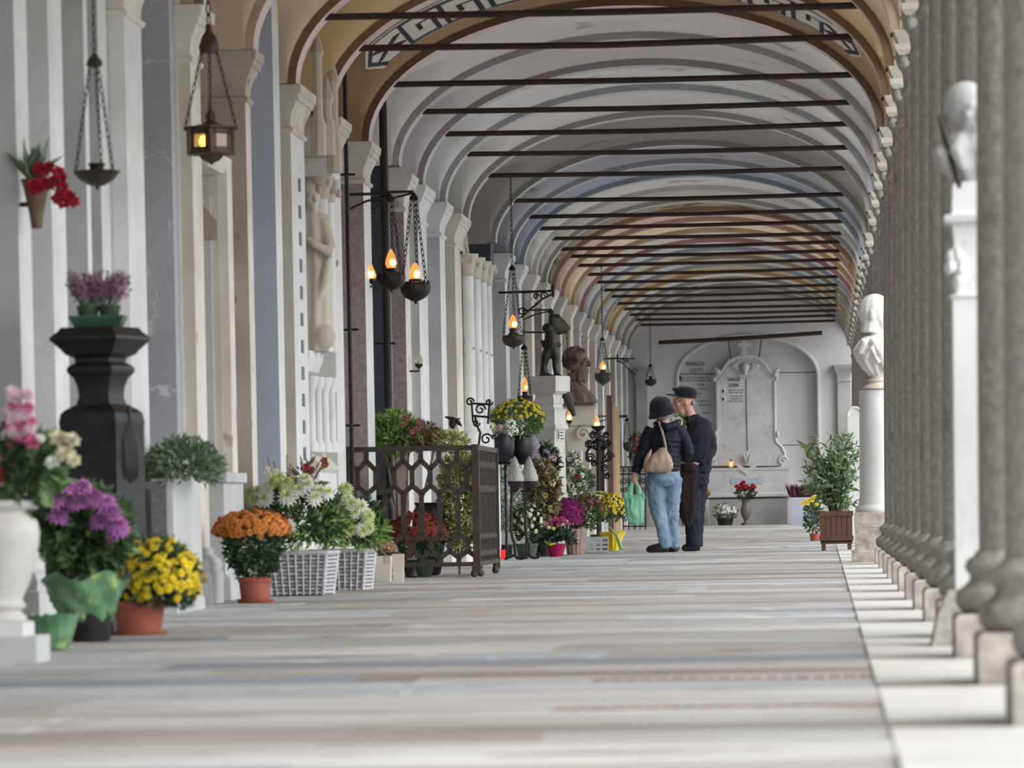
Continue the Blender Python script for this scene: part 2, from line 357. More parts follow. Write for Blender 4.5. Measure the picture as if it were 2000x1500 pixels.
blk(8, 13, -3.40, M['white'], z1=4.0, name='marble_panel')
blk(37, 62, -3.2, M['white'], z1=4.0, name='marble_panel', base=M['white'], front=M['lgrey'])  # white panels: greyer fronts paint in the shade of their camera-facing side
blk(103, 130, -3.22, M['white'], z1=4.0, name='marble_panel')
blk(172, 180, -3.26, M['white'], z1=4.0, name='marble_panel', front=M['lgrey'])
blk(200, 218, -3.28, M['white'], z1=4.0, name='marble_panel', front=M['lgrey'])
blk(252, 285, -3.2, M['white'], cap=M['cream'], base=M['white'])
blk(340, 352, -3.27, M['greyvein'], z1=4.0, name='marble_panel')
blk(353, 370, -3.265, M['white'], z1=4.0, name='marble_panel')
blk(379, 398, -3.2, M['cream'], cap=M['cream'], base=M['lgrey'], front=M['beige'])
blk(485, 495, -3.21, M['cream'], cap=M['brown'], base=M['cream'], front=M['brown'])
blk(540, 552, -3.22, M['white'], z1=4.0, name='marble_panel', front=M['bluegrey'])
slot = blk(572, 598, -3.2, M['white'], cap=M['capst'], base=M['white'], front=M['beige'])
ya, yb = depth_on(572, 500, -3.2), depth_on(598, 500, -3.2)
for k in range(12):
    MB().box(-3.21, -3.196, ya + .34, ya + .46, 0.62 + k * .165 * 1.0, 0.70 + k * .165).build('slot', M['slate'], slot, False)
blk(652, 668, -3.2, M['white'], cap=M['capst'], base=M['white'])
blk(684, 690, -3.36, M['cream'], z1=4.0, name='marble_panel', front=M['grey'])
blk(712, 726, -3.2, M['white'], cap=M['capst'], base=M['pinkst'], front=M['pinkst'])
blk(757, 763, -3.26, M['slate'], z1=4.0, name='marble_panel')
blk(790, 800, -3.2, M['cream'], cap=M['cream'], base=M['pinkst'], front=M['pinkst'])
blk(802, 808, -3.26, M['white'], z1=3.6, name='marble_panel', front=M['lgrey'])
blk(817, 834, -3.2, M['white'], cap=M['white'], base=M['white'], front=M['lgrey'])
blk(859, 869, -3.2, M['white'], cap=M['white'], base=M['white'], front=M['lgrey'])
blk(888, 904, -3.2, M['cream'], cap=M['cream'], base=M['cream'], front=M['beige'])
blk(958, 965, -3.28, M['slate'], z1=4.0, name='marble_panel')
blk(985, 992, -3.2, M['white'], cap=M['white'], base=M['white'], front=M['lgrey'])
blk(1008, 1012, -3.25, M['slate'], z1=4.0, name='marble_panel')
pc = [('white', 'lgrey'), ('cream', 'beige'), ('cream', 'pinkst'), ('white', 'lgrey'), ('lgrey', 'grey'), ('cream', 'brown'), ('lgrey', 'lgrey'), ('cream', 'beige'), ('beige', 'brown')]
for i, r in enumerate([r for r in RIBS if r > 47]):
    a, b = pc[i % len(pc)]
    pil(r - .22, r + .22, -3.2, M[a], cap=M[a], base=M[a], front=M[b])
    nx = RIBS[RIBS.index(r) + 1] if r < 72 else END
    if nx - r > 1.2:
        m = [M['lgrey'], M['slate'], M['white'], M['bluegrey'], M['cream']][i % 5]
        pil(r + .55, nx - .5, -3.36 + .05 * (i % 3), m, z1=3.4, name='marble_panel', front=[M['grey'], M['slate'], M['lgrey']][i % 3])
        MB().box(-3.7, -3.30 + .04 * (i % 3), r + .42, nx - .38, 0, .5 + .1 * (i % 2) + fz(r)).build('tomb_plinth', M['lgrey'], wall, False)

# ---- end wall with its arched recess
we = MB(); YE = END
PX = lambda px, py=850: at(px, py, YE)
cxn = PX(1462).x; hwn = PX(1600).x - cxn; zsp = at(1460, 735, YE).z; ztop = at(1460, 655, YE).z
outl = []
N2 = 24
arc = [(cxn - hwn * cos(pi * k / N2), zsp + (ztop - zsp) * sin(pi * k / N2)) for k in range(N2 + 1)]
prev = None
for k in range(N2 + 1):                    # wall above the arch
    x, z = arc[k]; cur = [(x, YE, z), (x, YE, 4.1), (x, YE + .16, z)]
    if prev: we.add(prev + cur, [(0, 3, 4, 1), (0, 2, 5, 3)])
    prev = cur
zb = fz(YE)
we.box(-3.9, cxn - hwn, YE, YE + .3, zb - .1, 4.1); we.box(cxn + hwn, 1.1, YE, YE + .3, zb - .1, 4.1)
we.box(cxn - hwn - .02, cxn + hwn + .02, YE + .16, YE + .3, zb - .1, 4.1)
EWM = mat('grey_end_wall_plaster', (206, 203, 202), (190, 188, 187), 1.5, 0.85, 0.1)
wend = struct(we.build('wall_end', EWM, None, False))
mol = MB(); mp_ = [(cxn - hwn, zb)] + arc + [(cxn + hwn, zb)]
mol.tube([(x, YE - .01, z) for x, z in mp_], 0.035, 6); mol.build('arch_moulding', EWM, wend)
for px0, px1 in ((1244, 1266), (1637, 1662)):
    x0, x1 = PX(px0).x, PX(px1).x; s = MB(); s.box(x0, x1, YE - .10, YE + .05, zb, 2.65); o = s.build('pilaster', M['grey'], wend, False)
    MB().rects(x0, x1, YE - .10, YE + .05, [(z - .28, q * .8) for z, q in CAP]).build('capital', M['grey'], o, True, 30)
for px, py0, py1 in ((1421, 655, 702), (1488, 655, 702)):
    a, b = at(px, py0, YE), at(px + (6 if px < 1450 else -6), py1, YE)
    MB().tube([(a.x, YE + .158, a.z), (b.x, YE + .158, b.z)], .008, 5).build('joint_line', M['joint'], wend)
for py, xa, xb in ((727, 1515, 1596), (869, 1528, 1596), (730, 1322, 1395)):
    a, b = at(xa, py, YE), at(xb, py, YE); MB().tube([(a.x, YE + .158, a.z), (b.x, YE + .158, b.z)], .008, 5).build('joint_line', M['joint'], wend)

# ---- unseen garden ground, added pale to bounce light into the gallery
gm = mat('pale_bounce_gravel', (172, 171, 168), (148, 147, 144), 6.0, 0.95)
gr = MB().add([(0.95, -30, -0.28), (60, -30, -0.28), (60, 140, -0.28), (0.95, 140, -0.28)], [(0, 1, 2, 3)]).build('garden_ground', gm, None, False); struct(gr)
st = struct(MB().box(0.78, 1.0, -3, END, -0.30, -0.012).build('trim_1', M['plinth'], None, False))
# ================================================================== flowers and pots
class Spot:
    """A place at depth Y below pixel column px; l() turns pixels of the photo into offsets at that depth."""
    def __init__(s, px, Y, z=None, py=1000):
        s.Y = Y; s.o = Vector((at(px, py, Y).x, Y, fz(Y) if z is None else z)); s.s = ppm(Y)
    def l(s, px, py, dy=0.0): return at(px, py, s.Y) - s.o + Vector((0, dy, 0))
def GM(n, c, r=0.18): return mat(n, c, tuple(int(v * 0.72) for v in c), 30.0, 0.6, rand=r, local=True)
M['leaf'] = GM('dark_green_leaf', (82, 110, 72)); M['leaf2'] = GM('mid_green_leaf', (114, 146, 88)); M['leaf3'] = GM('fresh_green_leaf', (144, 178, 92))
M['leafgrey'] = GM('grey_green_leaf', (138, 158, 132)); M['leafyel'] = GM('variegated_yellow_green_leaf', (186, 188, 118)); M['leafoliv'] = GM('bronze_olive_leaf', (138, 126, 94)); M['leafdk'] = GM('deep_green_leaf', (62, 82, 60))
def PM(n, c, c2=None): return mat(n, c, c2 or tuple(int(v * 0.85) for v in c), 60.0, 0.7, rand=0.12, local=True, sheen=0.1)
M['yel'] = PM('yellow_petal', (252, 222, 46)); M['yel2'] = PM('pale_yellow_petal', (242, 222, 96)); M['org'] = PM('orange_petal', (232, 148, 64)); M['wht'] = PM('white_petal', (240, 240, 232))
M['lime'] = PM('lime_white_petal', (214, 226, 160)); M['pur'] = PM('mauve_purple_petal', (198, 124, 194)); M['mag'] = PM('deep_magenta_petal', (142, 22, 108)); M['pink'] = PM('pink_petal', (214, 108, 152)); M['ltpink'] = PM('pale_pink_petal', (232, 196, 210))
M['red'] = PM('red_petal', (188, 22, 46)); M['rust'] = PM('rust_red_petal', (172, 78, 56)); M['lil'] = PM('lilac_petal', (206, 190, 216)); M['heath'] = PM('heather_purple_petal', (166, 116, 146)); M['cream_p'] = PM('cream_petal', (238, 232, 196)); M['dry'] = PM('dried_tan_petal', (182, 142, 110)); M['wine'] = PM('wine_dark_petal', (96, 40, 60)); M['dusty'] = PM('dusty_rose_petal', (190, 118, 124))
M['terra'] = mat('terracotta', (166, 96, 78), (146, 82, 66), 12.0, 0.8, 0.1); M['blackpot'] = mat('black_glazed_pot', (22, 22, 27), (30, 30, 36), 10.0, 0.45)
M['greenplastic'] = mat('green_plastic', (70, 100, 84), (58, 86, 72), 10.0, 0.4); M['foil'] = mat('green_wrapping_film', (116, 158, 118), (72, 116, 78), 14.0, 0.25, 0.8, 12, spots=(170, 200, 120), sscale=7.0, sthr=0.6, coat=0.4)
M['darkstone'] = mat('dark_brown_polished_stone', (26, 23, 23), (36, 32, 31), 16.0, 0.42, 0.1, spec=0.3); M['darkside'] = M['darkstone']

def leaf(mb, p, d, n, L, W, mi=0):
    t = d.normalized(); sd = t.cross(n); sd = sd.normalized() if sd.length > 1e-4 else t.orthogonal().normalized(); up = sd.cross(t)
    a = p; m = p + t * (L * 0.45) + up * (L * 0.10); e = p + t * L - up * (L * 0.06)
    mb.add([a, m + sd * (W / 2), e, m - sd * (W / 2)], [(0, 1, 2), (0, 2, 3)], mi)
def rv(): 
    while True:
        v = Vector((rnd.uniform(-1, 1), rnd.uniform(-1, 1), rnd.uniform(-1, 1)))
        if 0.05 < v.length < 1: return v.normalized()
def cloud(c, rx, ry, rz, n, L, W, zmin=-1.0, inner=0.45, lift=0.25):
    """Leaves through an ellipsoid."""
    mb = MB(); c = Vector(c); k = 0
    while k < n:
        v = rv()
        if v.z < zmin: continue
        k += 1; f = inner + (1 - inner) * rnd.random() ** 0.5
        p = c + Vector((v.x * rx * f, v.y * ry * f, v.z * rz * f)); d = (v + rv() * 0.8 + Vector((0, 0, lift)))
        leaf(mb, p, d, rv(), L * rnd.uniform(0.6, 1.2), W * rnd.uniform(0.6, 1.2))
    return mb
def dome(n, zmin, jit=0.12):
    """Even directions over the upper part of a sphere."""
    out = []; g = pi * (3 - sqrt(5))
    for i in range(n):
        z = 1 - (1 - zmin) * (i + 0.5) / n; r = sqrt(max(0, 1 - z * z)); a = i * g
        v = Vector((r * cos(a), r * sin(a), z)) + rv() * jit; out.append(v.normalized())
    return out
_bm = {}
def blossom(kind, R, m, m2=None):
    key = (kind, round(R, 4), m.name, m2.name if m2 else None)
    if key in _bm: return _bm[key]
    b = MB()
    def petal(az, e0, L, W, z0, r0, mi=0):
        rad = Vector((cos(az), sin(az), 0)); t = rad * cos(e0) + Vector((0, 0, sin(e0))); sd = Vector((-sin(az), cos(az), 0))
        a = rad * r0 + Vector((0, 0, z0)); mid = a + t * L * 0.6; e = a + t * L + (rad * 0.15 - Vector((0, 0, 0.12))) * L
        b.add([a - sd * W * .25, a + sd * W * .25, mid + sd * W * .5, e, mid - sd * W * .5], [(0, 1, 2, 3, 4)], mi)
    if kind == 'pom':
        for j, (e, L, nn) in enumerate(((-0.25, 1.0, 13), (0.1, 0.95, 13), (0.45, 0.8, 11), (0.85, 0.62, 8), (1.25, 0.42, 5))):
            for i in range(nn): petal(2 * pi * (i + 0.5 * (j % 2)) / nn + rnd.uniform(-.1, .1), e, R * L, R * 0.38, R * 0.10 * j, R * 0.08, 1 if (m2 and j > 2) else 0)
    elif kind == 'small':
        for j, (e, L, nn) in enumerate(((0.0, 1.0, 8), (0.5, 0.75, 6), (1.1, 0.45, 4))):
            for i in range(nn): petal(2 * pi * (i + 0.5 * (j % 2)) / nn, e, R * L, R * 0.6, R * 0.12 * j, R * 0.05, 1 if (m2 and j == 2) else 0)
    elif kind == 'rose':
        for j, (e, L, nn) in enumerate(((0.25, 0.9, 6), (0.7, 0.95, 5), (1.1, 0.9, 5), (1.4, 0.8, 4))):
            for i in range(nn): petal(2 * pi * (i + 0.5 * (j % 2)) / nn, e, R * L, R * 0.9, 0, R * 0.12, 0)
    elif kind == 'cluster':
        for v in dome(22, -0.1, 0.2):
            p = v * R * 0.75
            for i in range(4):
                a = v.orthogonal().normalized(); q = v.cross(a); an = 2 * pi * i / 4; w = a * cos(an) + q * sin(an); w2 = a * cos(an + .8) + q * sin(an + .8); w3 = a * cos(an - .8) + q * sin(an - .8)
                b.add([p, p + w2 * R * .2 + v * R * .1, p + w * R * .36 + v * R * .16, p + w3 * R * .2 + v * R * .1], [(0, 1, 2, 3)])
    me = b.mesh('blossom', [m, m2] if m2 else m, False); _bm[key] = me; return me
def put_blossoms(root, c, rx, ry, rz, n, R, mats, kind='small', zmin=0.0, jit=0.12, name='blossom', parts=True, front=True):
    c = Vector(c); joined = MB()
    for v in dome(n, zmin, jit):
        if front and v.y > 0.65: continue
        p = c + Vector((v.x * rx, v.y * ry, v.z * rz)) * rnd.uniform(0.93, 1.05); ms = rnd.choice(mats); ms = ms if isinstance(ms, tuple) else (ms, None)
        me = blossom(kind, R, *ms); q = Vector((v.x / rx, v.y / ry, v.z / rz)).normalized().to_track_quat('Z', 'Y'); k = rnd.uniform(0.8, 1.15)
        o = link(name, me, root, p, (0, 0, 0), (k, k, k)); o.rotation_euler = (q @ Euler((0, 0, rnd.uniform(0, 6.28))).to_quaternion()).to_euler()
def pot(root, c, rt, rb, h, m, saucer=True, name='pot', n=24):
    c = Vector(c); s = MB(); s.lathe([(rb, 0), (rt * .93, h * .80), (rt * .95, h * .81), (rt, h * .82), (rt, h), (rt * .92, h), (rt * .88, h * .9), (0, h * .9)], n, c)
    o = s.build(name, m, root, True, 40)
    if saucer: MB().lathe([(0, 0), (rb * 1.15, 0), (rb * 1.34, h * .13), (rb * 1.36, h * .16), (rb * 1.28, h * .15), (rb * 1.1, h * .05)], n, c + Vector((0, 0, -0.002))).build('saucer', m, root, True, 40)
    return o
def foliage(root, mb, m, name='foliage'): return stuff(mb.build(name, m, root, False))
def stems(root, c0, tips, r, m, name='stem'):
    s = MB()
    for t in tips:
        t = Vector(t); a = Vector(c0); s.tube([a, a.lerp(t, .5) + Vector((rnd.uniform(-.1, .1), rnd.uniform(-.1, .1), 0)) * (t - a).length * .2, t], r, 4)
    return stuff(s.build(name, m, root))

# -- yellow chrysanthemum in a terracotta pot with saucer
S = Spot(268, 16.7); t = thing('potted_chrysanthemum', 'round bush of bright yellow chrysanthemums in terracotta pot on saucer', 'plant', S.o)
pot(t, (0, 0, 0), .104, .080, .135, M['terra'])
c = S.l(307, 1130); foliage(t, cloud(c, .15, .15, .14, 1500, .045, .018, -0.75), M['leaf'])
foliage(t, cloud((.02, 0, .17), .10, .10, .06, 300, .04, .018), M['leafdk'], 'lower_leaves')
put_blossoms(t, c, .168, .16, .152, 270, .017, [M['yel']], 'small', -0.45)
# -- big mauve chrysanthemum wrapped in green film, on a dark stone block
S = Spot(165, 16.2); t = thing('wrapped_chrysanthemum', 'tall mauve purple chrysanthemum bush wrapped in crinkled green film', 'plant', S.o)
c = S.l(165, 1040)
foliage(t, cloud(c, .16, .13, .15, 900, .065, .036, -0.9), M['leaf']); foliage(t, cloud(c, .16, .13, .14, 350, .08, .045, -0.9), M['leaf2'], 'upper_leaves')
for px, py in ((108, 945), (130, 975), (150, 950), (180, 955), (170, 985), (205, 975), (225, 985), (240, 1005), (132, 1010), (250, 1030), (215, 1018), (70, 985), (112, 920 + 20), (242, 1045)):
    p = S.l(px, py, rnd.uniform(-.25, -.20)); o = link('blossom', blossom('pom', .044, M['pur']), t, p); o.rotation_euler = (rnd.uniform(.1, .8), rnd.uniform(-.5, .5), 0)
w = MB(); rings = []
for k in range(9):
    f = k / 8; z = .07 + f * .17; R = .085 + .075 * f
    rings.append([(R * (1 + .09 * sin(7 * a + k) + .05 * sin(13 * a + 2 * k)) * cos(a), R * (1 + .09 * sin(7 * a + k)) * sin(a), z + (.02 * sin(5 * a) * f)) for a in [2 * pi * i / 40 for i in range(40)]])
w.loft(rings, caps=False); w.build('wrapping', M['foil'], t, True, 60)
MB().lathe([(.085, 0), (.10, .16), (.09, .17), (0, .165)], 20).build('pot', M['darkstone'], t)
S = Spot(185, 16.95); t = tag(MB().rects(-.085, .085, -.09, .09, [(0, 0), (.10, 0), (.11, -.01)]).build('stone_block', M['darkstone'], None, False, loc=S.o + Vector((0, -.06, 0))), 'low black stone block on the paving behind the yellow chrysanthemum', 'block')
# -- small second wrapped pot
S = Spot(97, 15.3); t = thing('wrapped_pot', 'small empty looking pot wrapped in folded green film beside marble vase', 'pot', S.o)
w = MB(); rings = []
for k in range(6):
    f = k / 5; R = .055 + .035 * f
    rings.append([(R * (1 + .07 * (i % 2)) * cos(2 * pi * i / 28), R * (1 + .07 * (i % 2)) * sin(2 * pi * i / 28), f * .115 + (.008 * (i % 2) * f)) for i in range(28)])
w.loft(rings, caps=False); w.build('wrapping', M['foil'], t, True, 30); MB().lathe([(.05, 0), (.07, .1), (0, .1)], 16).build('pot', M['leafdk'], t)
M['vase'] = mat('aged_vase_marble', (204, 201, 196), (180, 176, 170), 5, .6, .05)
# -- marble vase with mixed bouquet
S = Spot(-14, 13.85); t = thing('marble_vase', 'white marble baluster vase on square block at the frame edge, flowers in it', 'vase', S.o)
MB().rects(-.15, .15, -.125, .125, [(0, 0), (.082, 0), (.085, -.003)]).build('block', M['lgrey'], t, False)
MB().rects(-.105, .105, -.105, .105, [(.085, 0), (.125, 0), (.13, -.01)]).build('foot', M['white'], t, False)
k = 1 / 633.0
MB().lathe([(.07, .128), (.098, .132), (.100, .142), (.086, .155), (.080, .165), (.094, .172), (.098, .182), (.088, .192), (.088, .205), (.110, .25), (.128, .31), (.142, .37), (.146, .41), (.138, .445), (.118, .462), (.110, .475), (.128, .483), (.134, .495), (.130, .508), (.112, .512), (.10, .50), (0, .49)], 36).build('vase_body', M['vase'], t, True, 40)
t = thing('bouquet', 'loose bouquet of pale pink gladioli, white roses and leaves in marble vase', 'flowers', S.o + Vector((0, 0, .50)))
B = lambda px, py, dy=0: at(px, py, S.Y) - S.o - Vector((0, 0, .50)) + Vector((0, dy, 0))
foliage(t, cloud(B(5, 915), .13, .10, .11, 420, .10, .032, -0.9), M['leaf']); foliage(t, cloud(B(70, 925), .06, .06, .07, 30, .09, .045, -0.9), M['leaf2'], 'broad_leaves')
for px, py, m, R, kd in ((122, 858, 'cream_p', .030, 'rose'), (150, 862, 'cream_p', .028, 'rose'), (138, 888, 'cream_p', .032, 'rose'), (115, 905, 'wht', .026, 'rose'), (155, 900, 'cream_p', .024, 'rose'), (78, 866, 'pink', .030, 'rose'), (90, 857, 'wht', .018, 'small'), (38, 905, 'red', .022, 'rose'), (8, 930, 'red', .03, 'rose'), (5, 900, 'pink', .02, 'rose'), (70, 860, 'red', .02, 'rose')):
    o = link('blossom', blossom(kd, R, M[m]), t, B(px, py, -.10 + rnd.uniform(-.02, .02))); o.rotation_euler = (rnd.uniform(.4, 1.0), rnd.uniform(-.4, .6), 0)
for px0, px1 in ((22, 30), (58, 68), (40, 48)):
    for q in range(9):
        f = q / 8; o = link('blossom', blossom('small', .022, M['ltpink'] if q % 3 else M['pink']), t, B(px0 + (px1 - px0) * f + rnd.uniform(-10, 10), 860 - f * 90 + rnd.uniform(-5, 5), -.08)); o.rotation_euler = (rnd.uniform(.5, 1.4), rnd.uniform(-.8, .8), 0)
stems(t, (0, 0, -.05), [B(px, py, -.08) for px, py in ((122, 870), (150, 870), (138, 895), (30, 775), (62, 775), (80, 870), (10, 930))], .004, M['leaf2'])
# -- dark stone pedestal urn with heather
S = Spot(203, 17.25); t = thing('stone_pedestal', 'dark polished stone pedestal with waisted urn top and carved drapery side', 'pedestal', S.o, radians(-18))
h = lambda py: S.l(200, py).z
w0 = .125
prof = [(0, .01), (.10, .01), (.12, 0), (h(960), -.004), (h(830), -.002), (h(826), .0), (h(808), -.006), (h(800), -.02), (h(790), -.052), (h(775), -.06), (h(755), -.056), (h(738), -.045), (h(728), -.028), (h(722), -.026), (h(716), -.03), (h(708), -.052), (h(700), -.050), (h(692), -.022), (h(685), -.014), (h(672), .008), (h(664), .022), (h(658), .02), (h(648), -.002), (h(640), -.012)]
MB().rects(-w0, w0, -w0, w0, prof).build('pedestal_body', M['darkstone'], t, True, 25)
for k in range(5):
    MB().ell((w0 - .005, -.05 + .025 * k, h(870) - .02 * abs(k - 2)), .015, .018, .16 - .03 * abs(k - 2), 8, 6).build('carved_fold', M['darkstone'], t)
ztop = h(640)
t = thing('heather_planter', 'dark green trough of purple heather on top of the dark pedestal', 'planter', S.o + Vector((0, 0, ztop + .001)))
MB().rects(-.105, .095, -.055, .055, [(0, -.012), (.035, .006), (.045, .008)]).build('trough', M['greenplastic'], t, False)
for dx in (-.045, .04): MB().lathe([(.034, .03), (.046, .085), (.04, .085), (0, .08)], 14, (dx, 0, 0)).build('inner_pot', M['leafdk'], t)
hb = MB(); hl = MB()
for k in range(150):
    bx = rnd.uniform(-.09, .085); tip = Vector((bx * 1.35 + rnd.uniform(-.02, .02), rnd.uniform(-.05, .05), rnd.uniform(.15, .225))); p0 = Vector((bx * .8, rnd.uniform(-.03, .03), .08)); hl.tube([p0, tip], .0016, 3)
    for q in range(9):
        f = .35 + .65 * q / 9; leaf(hb, p0.lerp(tip, f), rv() + Vector((0, 0, .5)), rv(), .022, .011)
stuff(hl.build('stem', M['leafgrey'], t)); stuff(hb.build('heather_flowers', M['heath'], t, False))
# -- tomb-side planter of pale marble with a leafy shrub
Y0 = depth_on(338, 1000, -3.02); Y1 = depth_on(393, 1000, -3.02); x0 = at(297, 1000, Y0).x
t = thing('marble_planter', 'tall box planter of grey granite and pale marble holding a clipped green shrub', 'planter', (x0, Y0, 0))
zt = at(330, 935, Y0).z; MB().box(0, -3.02 - x0, 0, Y1 - Y0, 0.02, zt).build('planter_box', M['lgrey'], t, False); MB().box(-.01, -3.02 - x0 + .01, -.01, Y1 - Y0, 0, 0.06).build('planter_foot', M['lgrey'], t, False)
MB().box(-.002, -3.02 - x0 - .03, -.008, 0.01, .1, zt - .01).build('front_slab', mat('dark_speckled_granite', (112, 112, 116), (84, 84, 88), 60, .6), t, False)
c = Vector(((-3.02 - x0) / 2 + .06, .28, zt + .05)); foliage(t, cloud(c, .17, .35, .13, 1300, .05, .02, -0.5), M['leafgrey']); foliage(t, cloud(c, .16, .33, .12, 250, .05, .022, -0.3), M['leaf2'], 'bright_leaves')
# -- orange chrysanthemum
S = Spot(495, 22.6); t = thing('potted_chrysanthemum', 'flat-topped orange chrysanthemum in terracotta pot before the wicker baskets', 'plant', S.o)
pot(t, (0, 0, 0), .088, .072, .135, M['terra']); c = S.l(495, 1060)
foliage(t, cloud(c, .14, .14, .15, 1400, .05, .02, -0.9), M['leaf']); foliage(t, cloud(S.l(498, 1108), .10, .10, .05, 250, .05, .02), M['leafdk'], 'lower_leaves')
put_blossoms(t, S.l(492, 1035), .19, .17, .095, 190, .021, [M['org']], 'pom', -0.25)
# -- two wicker baskets of white chrysanthemums
M['wick'] = mat('white_painted_wicker', (214, 213, 214), (176, 176, 182), 40, 0.7); M['wickin'] = mat('grey_wicker_shadow_weave', (120, 118, 120), None, rough=.9)
def basket(t, wb, db, h, fl=1.18, n=11):
    def ring(f, o):
        k = 1 + (fl - 1) * f; a, b = wb / 2 * k + o, db / 2 * k + o
        pts = []; per = 44
        for i in range(per):
            u = i / per * 4; sd = int(u); v = (u - sd) * 2 - 1
            p = [(v * a, -b), (a, v * b), (-v * a, b), (-a, -v * b)][sd]; pts.append((p[0], p[1], f * h))
        return pts
    MB().loft([ring(0, -.008), ring(1, -.008)]).build('weave_shade_core', M['wickin'], t, False)  # inner box coloured grey as the shade between the woven rows
    for r in range(n):
        s = MB(); f0 = (r + .12) / n; f1 = (r + .88) / n
        rings = []
        for f, o in ((f0, -.004), (f0 * .6 + f1 * .4, .006), (f1, -.004)):
            R = ring(f, 0); R = [Vector(p) * (1 if True else 1) for p in R]; out = []
            for i, p in enumerate(R):
                off = o + (.005 if ((i // 2) + r) % 2 else -.006); q = Vector((p.x, p.y, 0)); q = q.normalized() * off; out.append(p + q)
            rings.append(out)
        s.loft(rings, caps=False); s.build('woven_row', M['wick'], t, True, 60)
    s = MB(); R = ring(1.0, .004); s.tube([Vector(p) for p in R] + [Vector(R[0])], .011, 6); s.build('rim', M['wick'], t)
    for i in range(1, 8):
        x = -wb / 2 + wb * i / 8; MB().tube([(x, -db / 2 - .006, 0), (x * fl, -db / 2 * fl - .006, h)], .006, 5).build('upright_stake', M['wick'], t)
    for x, y in ((1, -1), (-1, -1), (1, 1), (-1, 1)):
        MB().tube([(x * wb / 2, y * db / 2, 0), (x * wb / 2 * fl, y * db / 2 * fl, h)], .012, 6).build('corner_stake', M['wick'], t)
def whitemums(t, S, c, rx, ry, rz, blooms, n=900):
    foliage(t, cloud(c, rx, ry, rz, n, .065, .03, -0.8), M['leaf']); foliage(t, cloud(c + Vector((.05, -.03, -.06)), rx, ry, rz * .8, n // 3, .07, .016, -0.8), M['leaf3'], 'fern_fronds')
    for px, py, k in blooms:
        dy = -ry * max(0, 1 - ((px - S_c) / 150) ** 2) * (0.7 + 0.45 * min(1, max(0, (py - 925) / 90)))
        dy -= .07
        o = link('blossom', blossom('pom', .045 * k, M['wht'] if rnd.random() < .6 else M['lime'], M['lime']), t, S.l(px, py, dy)); v = Vector(((px - S_c) / 120, -0.9, (1010 - py) / 70)).normalized(); o.rotation_euler = v.to_track_quat('Z', 'Y').to_euler()
S_c = 590
S = Spot(587, 24.9); t = thing('wicker_basket', 'white wicker basket of white chrysanthemums, nearer one behind the orange plant', 'basket', S.o, radians(-6)); basket(t, .30, .26, .235)
t2 = t; whitemums(t, S, S.l(590, 1010), .24, .18, .17, [(500, 962, .9), (520, 960, 1), (560, 935, 1), (575, 945, 1.1), (612, 938, 1), (535, 975, 1.1), (580, 970, 1.25), (615, 950, 1.1), (545, 945, .9), (640, 960, 1), (584, 1028, .95), (600, 958, 1), (632, 972, 1.1), (655, 962, 1), (510, 975, .9)])
S_c = 680
S = Spot(668, 25.9); t = thing('wicker_basket', 'white wicker basket of white chrysanthemums, farther one beside the iron fence', 'basket', S.o, radians(-6)); basket(t, .28, .24, .235)
whitemums(t, S, S.l(678, 1020), .20, .17, .16, [(650, 965, 1), (690, 955, 1), (700, 985, 1.1), (685, 1000, 1.25), (655, 1015, 1.15), (670, 1020, 1), (720, 990, 1.1), (735, 1008, 1), (735, 1030, 1), (725, 1035, .95), (700, 1035, 1), (710, 1000, 1), (695, 975, .9), (660, 990, .9)], 700)
# -- small pale stone pots with dried hydrangea
for i, (p0, p1, Y, lb) in enumerate(((703, 726, 29.0, 'small square pale stone pot next to the wicker basket'), (727, 763, 29.0, 'chipped pale stone pot holding a dried tan hydrangea'), (765, 787, 28.6, 'small square pale stone pot before the iron fence corner'))):
    S = Spot((p0 + p1) / 2, Y); w = (p1 - p0) / S.s / 2; t = thing('stone_pot', lb, 'pot', S.o)
    h = .185 if i != 1 else .17
    s = MB(); s.loft([[(x * w * k, y * w * k, z) for x, y in ((-1, -1), (1, -1), (1, 1), (-1, 1))] for z, k in ((0, .88), (h * .97, 1), (h, 1), (h, .8), (h * .9, .78))]); s.build('pot_body', M['beige'], t, False)
    if i == 1:
        MB().box(w * .2, w * .9, -w * 1.01, -w * .7, h * .72, h * .99).build('chip', M['brown'], t, False)
        for v in dome(7, .1): 
            o = link('dried_bloom', blossom('cluster', .045, M['dry']), t, Vector((.02, 0, h + .02)) + Vector((v.x * .06, v.y * .05, v.z * .05)))

# -- sparse stems in a white jar at the wall foot behind the baskets
S = Spot(560, 25.6); t = thing('dried_gladioli', 'sparse dried red gladioli and twigs in a white jar behind the baskets', 'flowers', S.o)
MB().lathe([(.05, 0), (.062, .05), (.062, .30), (.05, .33), (.055, .35), (.04, .35), (0, .33)], 16, S.l(538, 1000) - Vector((0, 0, S.l(538, 1000).z))).build('jar', M['white'], t)
foliage(t, cloud(S.l(600, 935), .07, .05, .08, 60, .09, .02), M['leafoliv'])
for px, py in ((598, 912), (602, 922), (606, 932), (596, 930), (592, 942), (610, 918), (634, 900), (636, 908)): link('blossom', blossom('rose', .022, M['red'] if px < 600 else M['rust']), t, S.l(px, py, -.03)).rotation_euler = (1.2, 0, 0)
stems(t, S.l(560, 1010), [S.l(522, 892), S.l(534, 900), S.l(560, 888), S.l(566, 905), S.l(600, 900), S.l(640, 892), S.l(605, 930)], .004, M['leafoliv'])
for px, py in ((524, 915), (530, 925), (520, 928), (540, 920)): link('blossom', blossom('small', .018, M['cream_p']), t, S.l(px, py, -.03)).rotation_euler = (1.2, 0, 0)
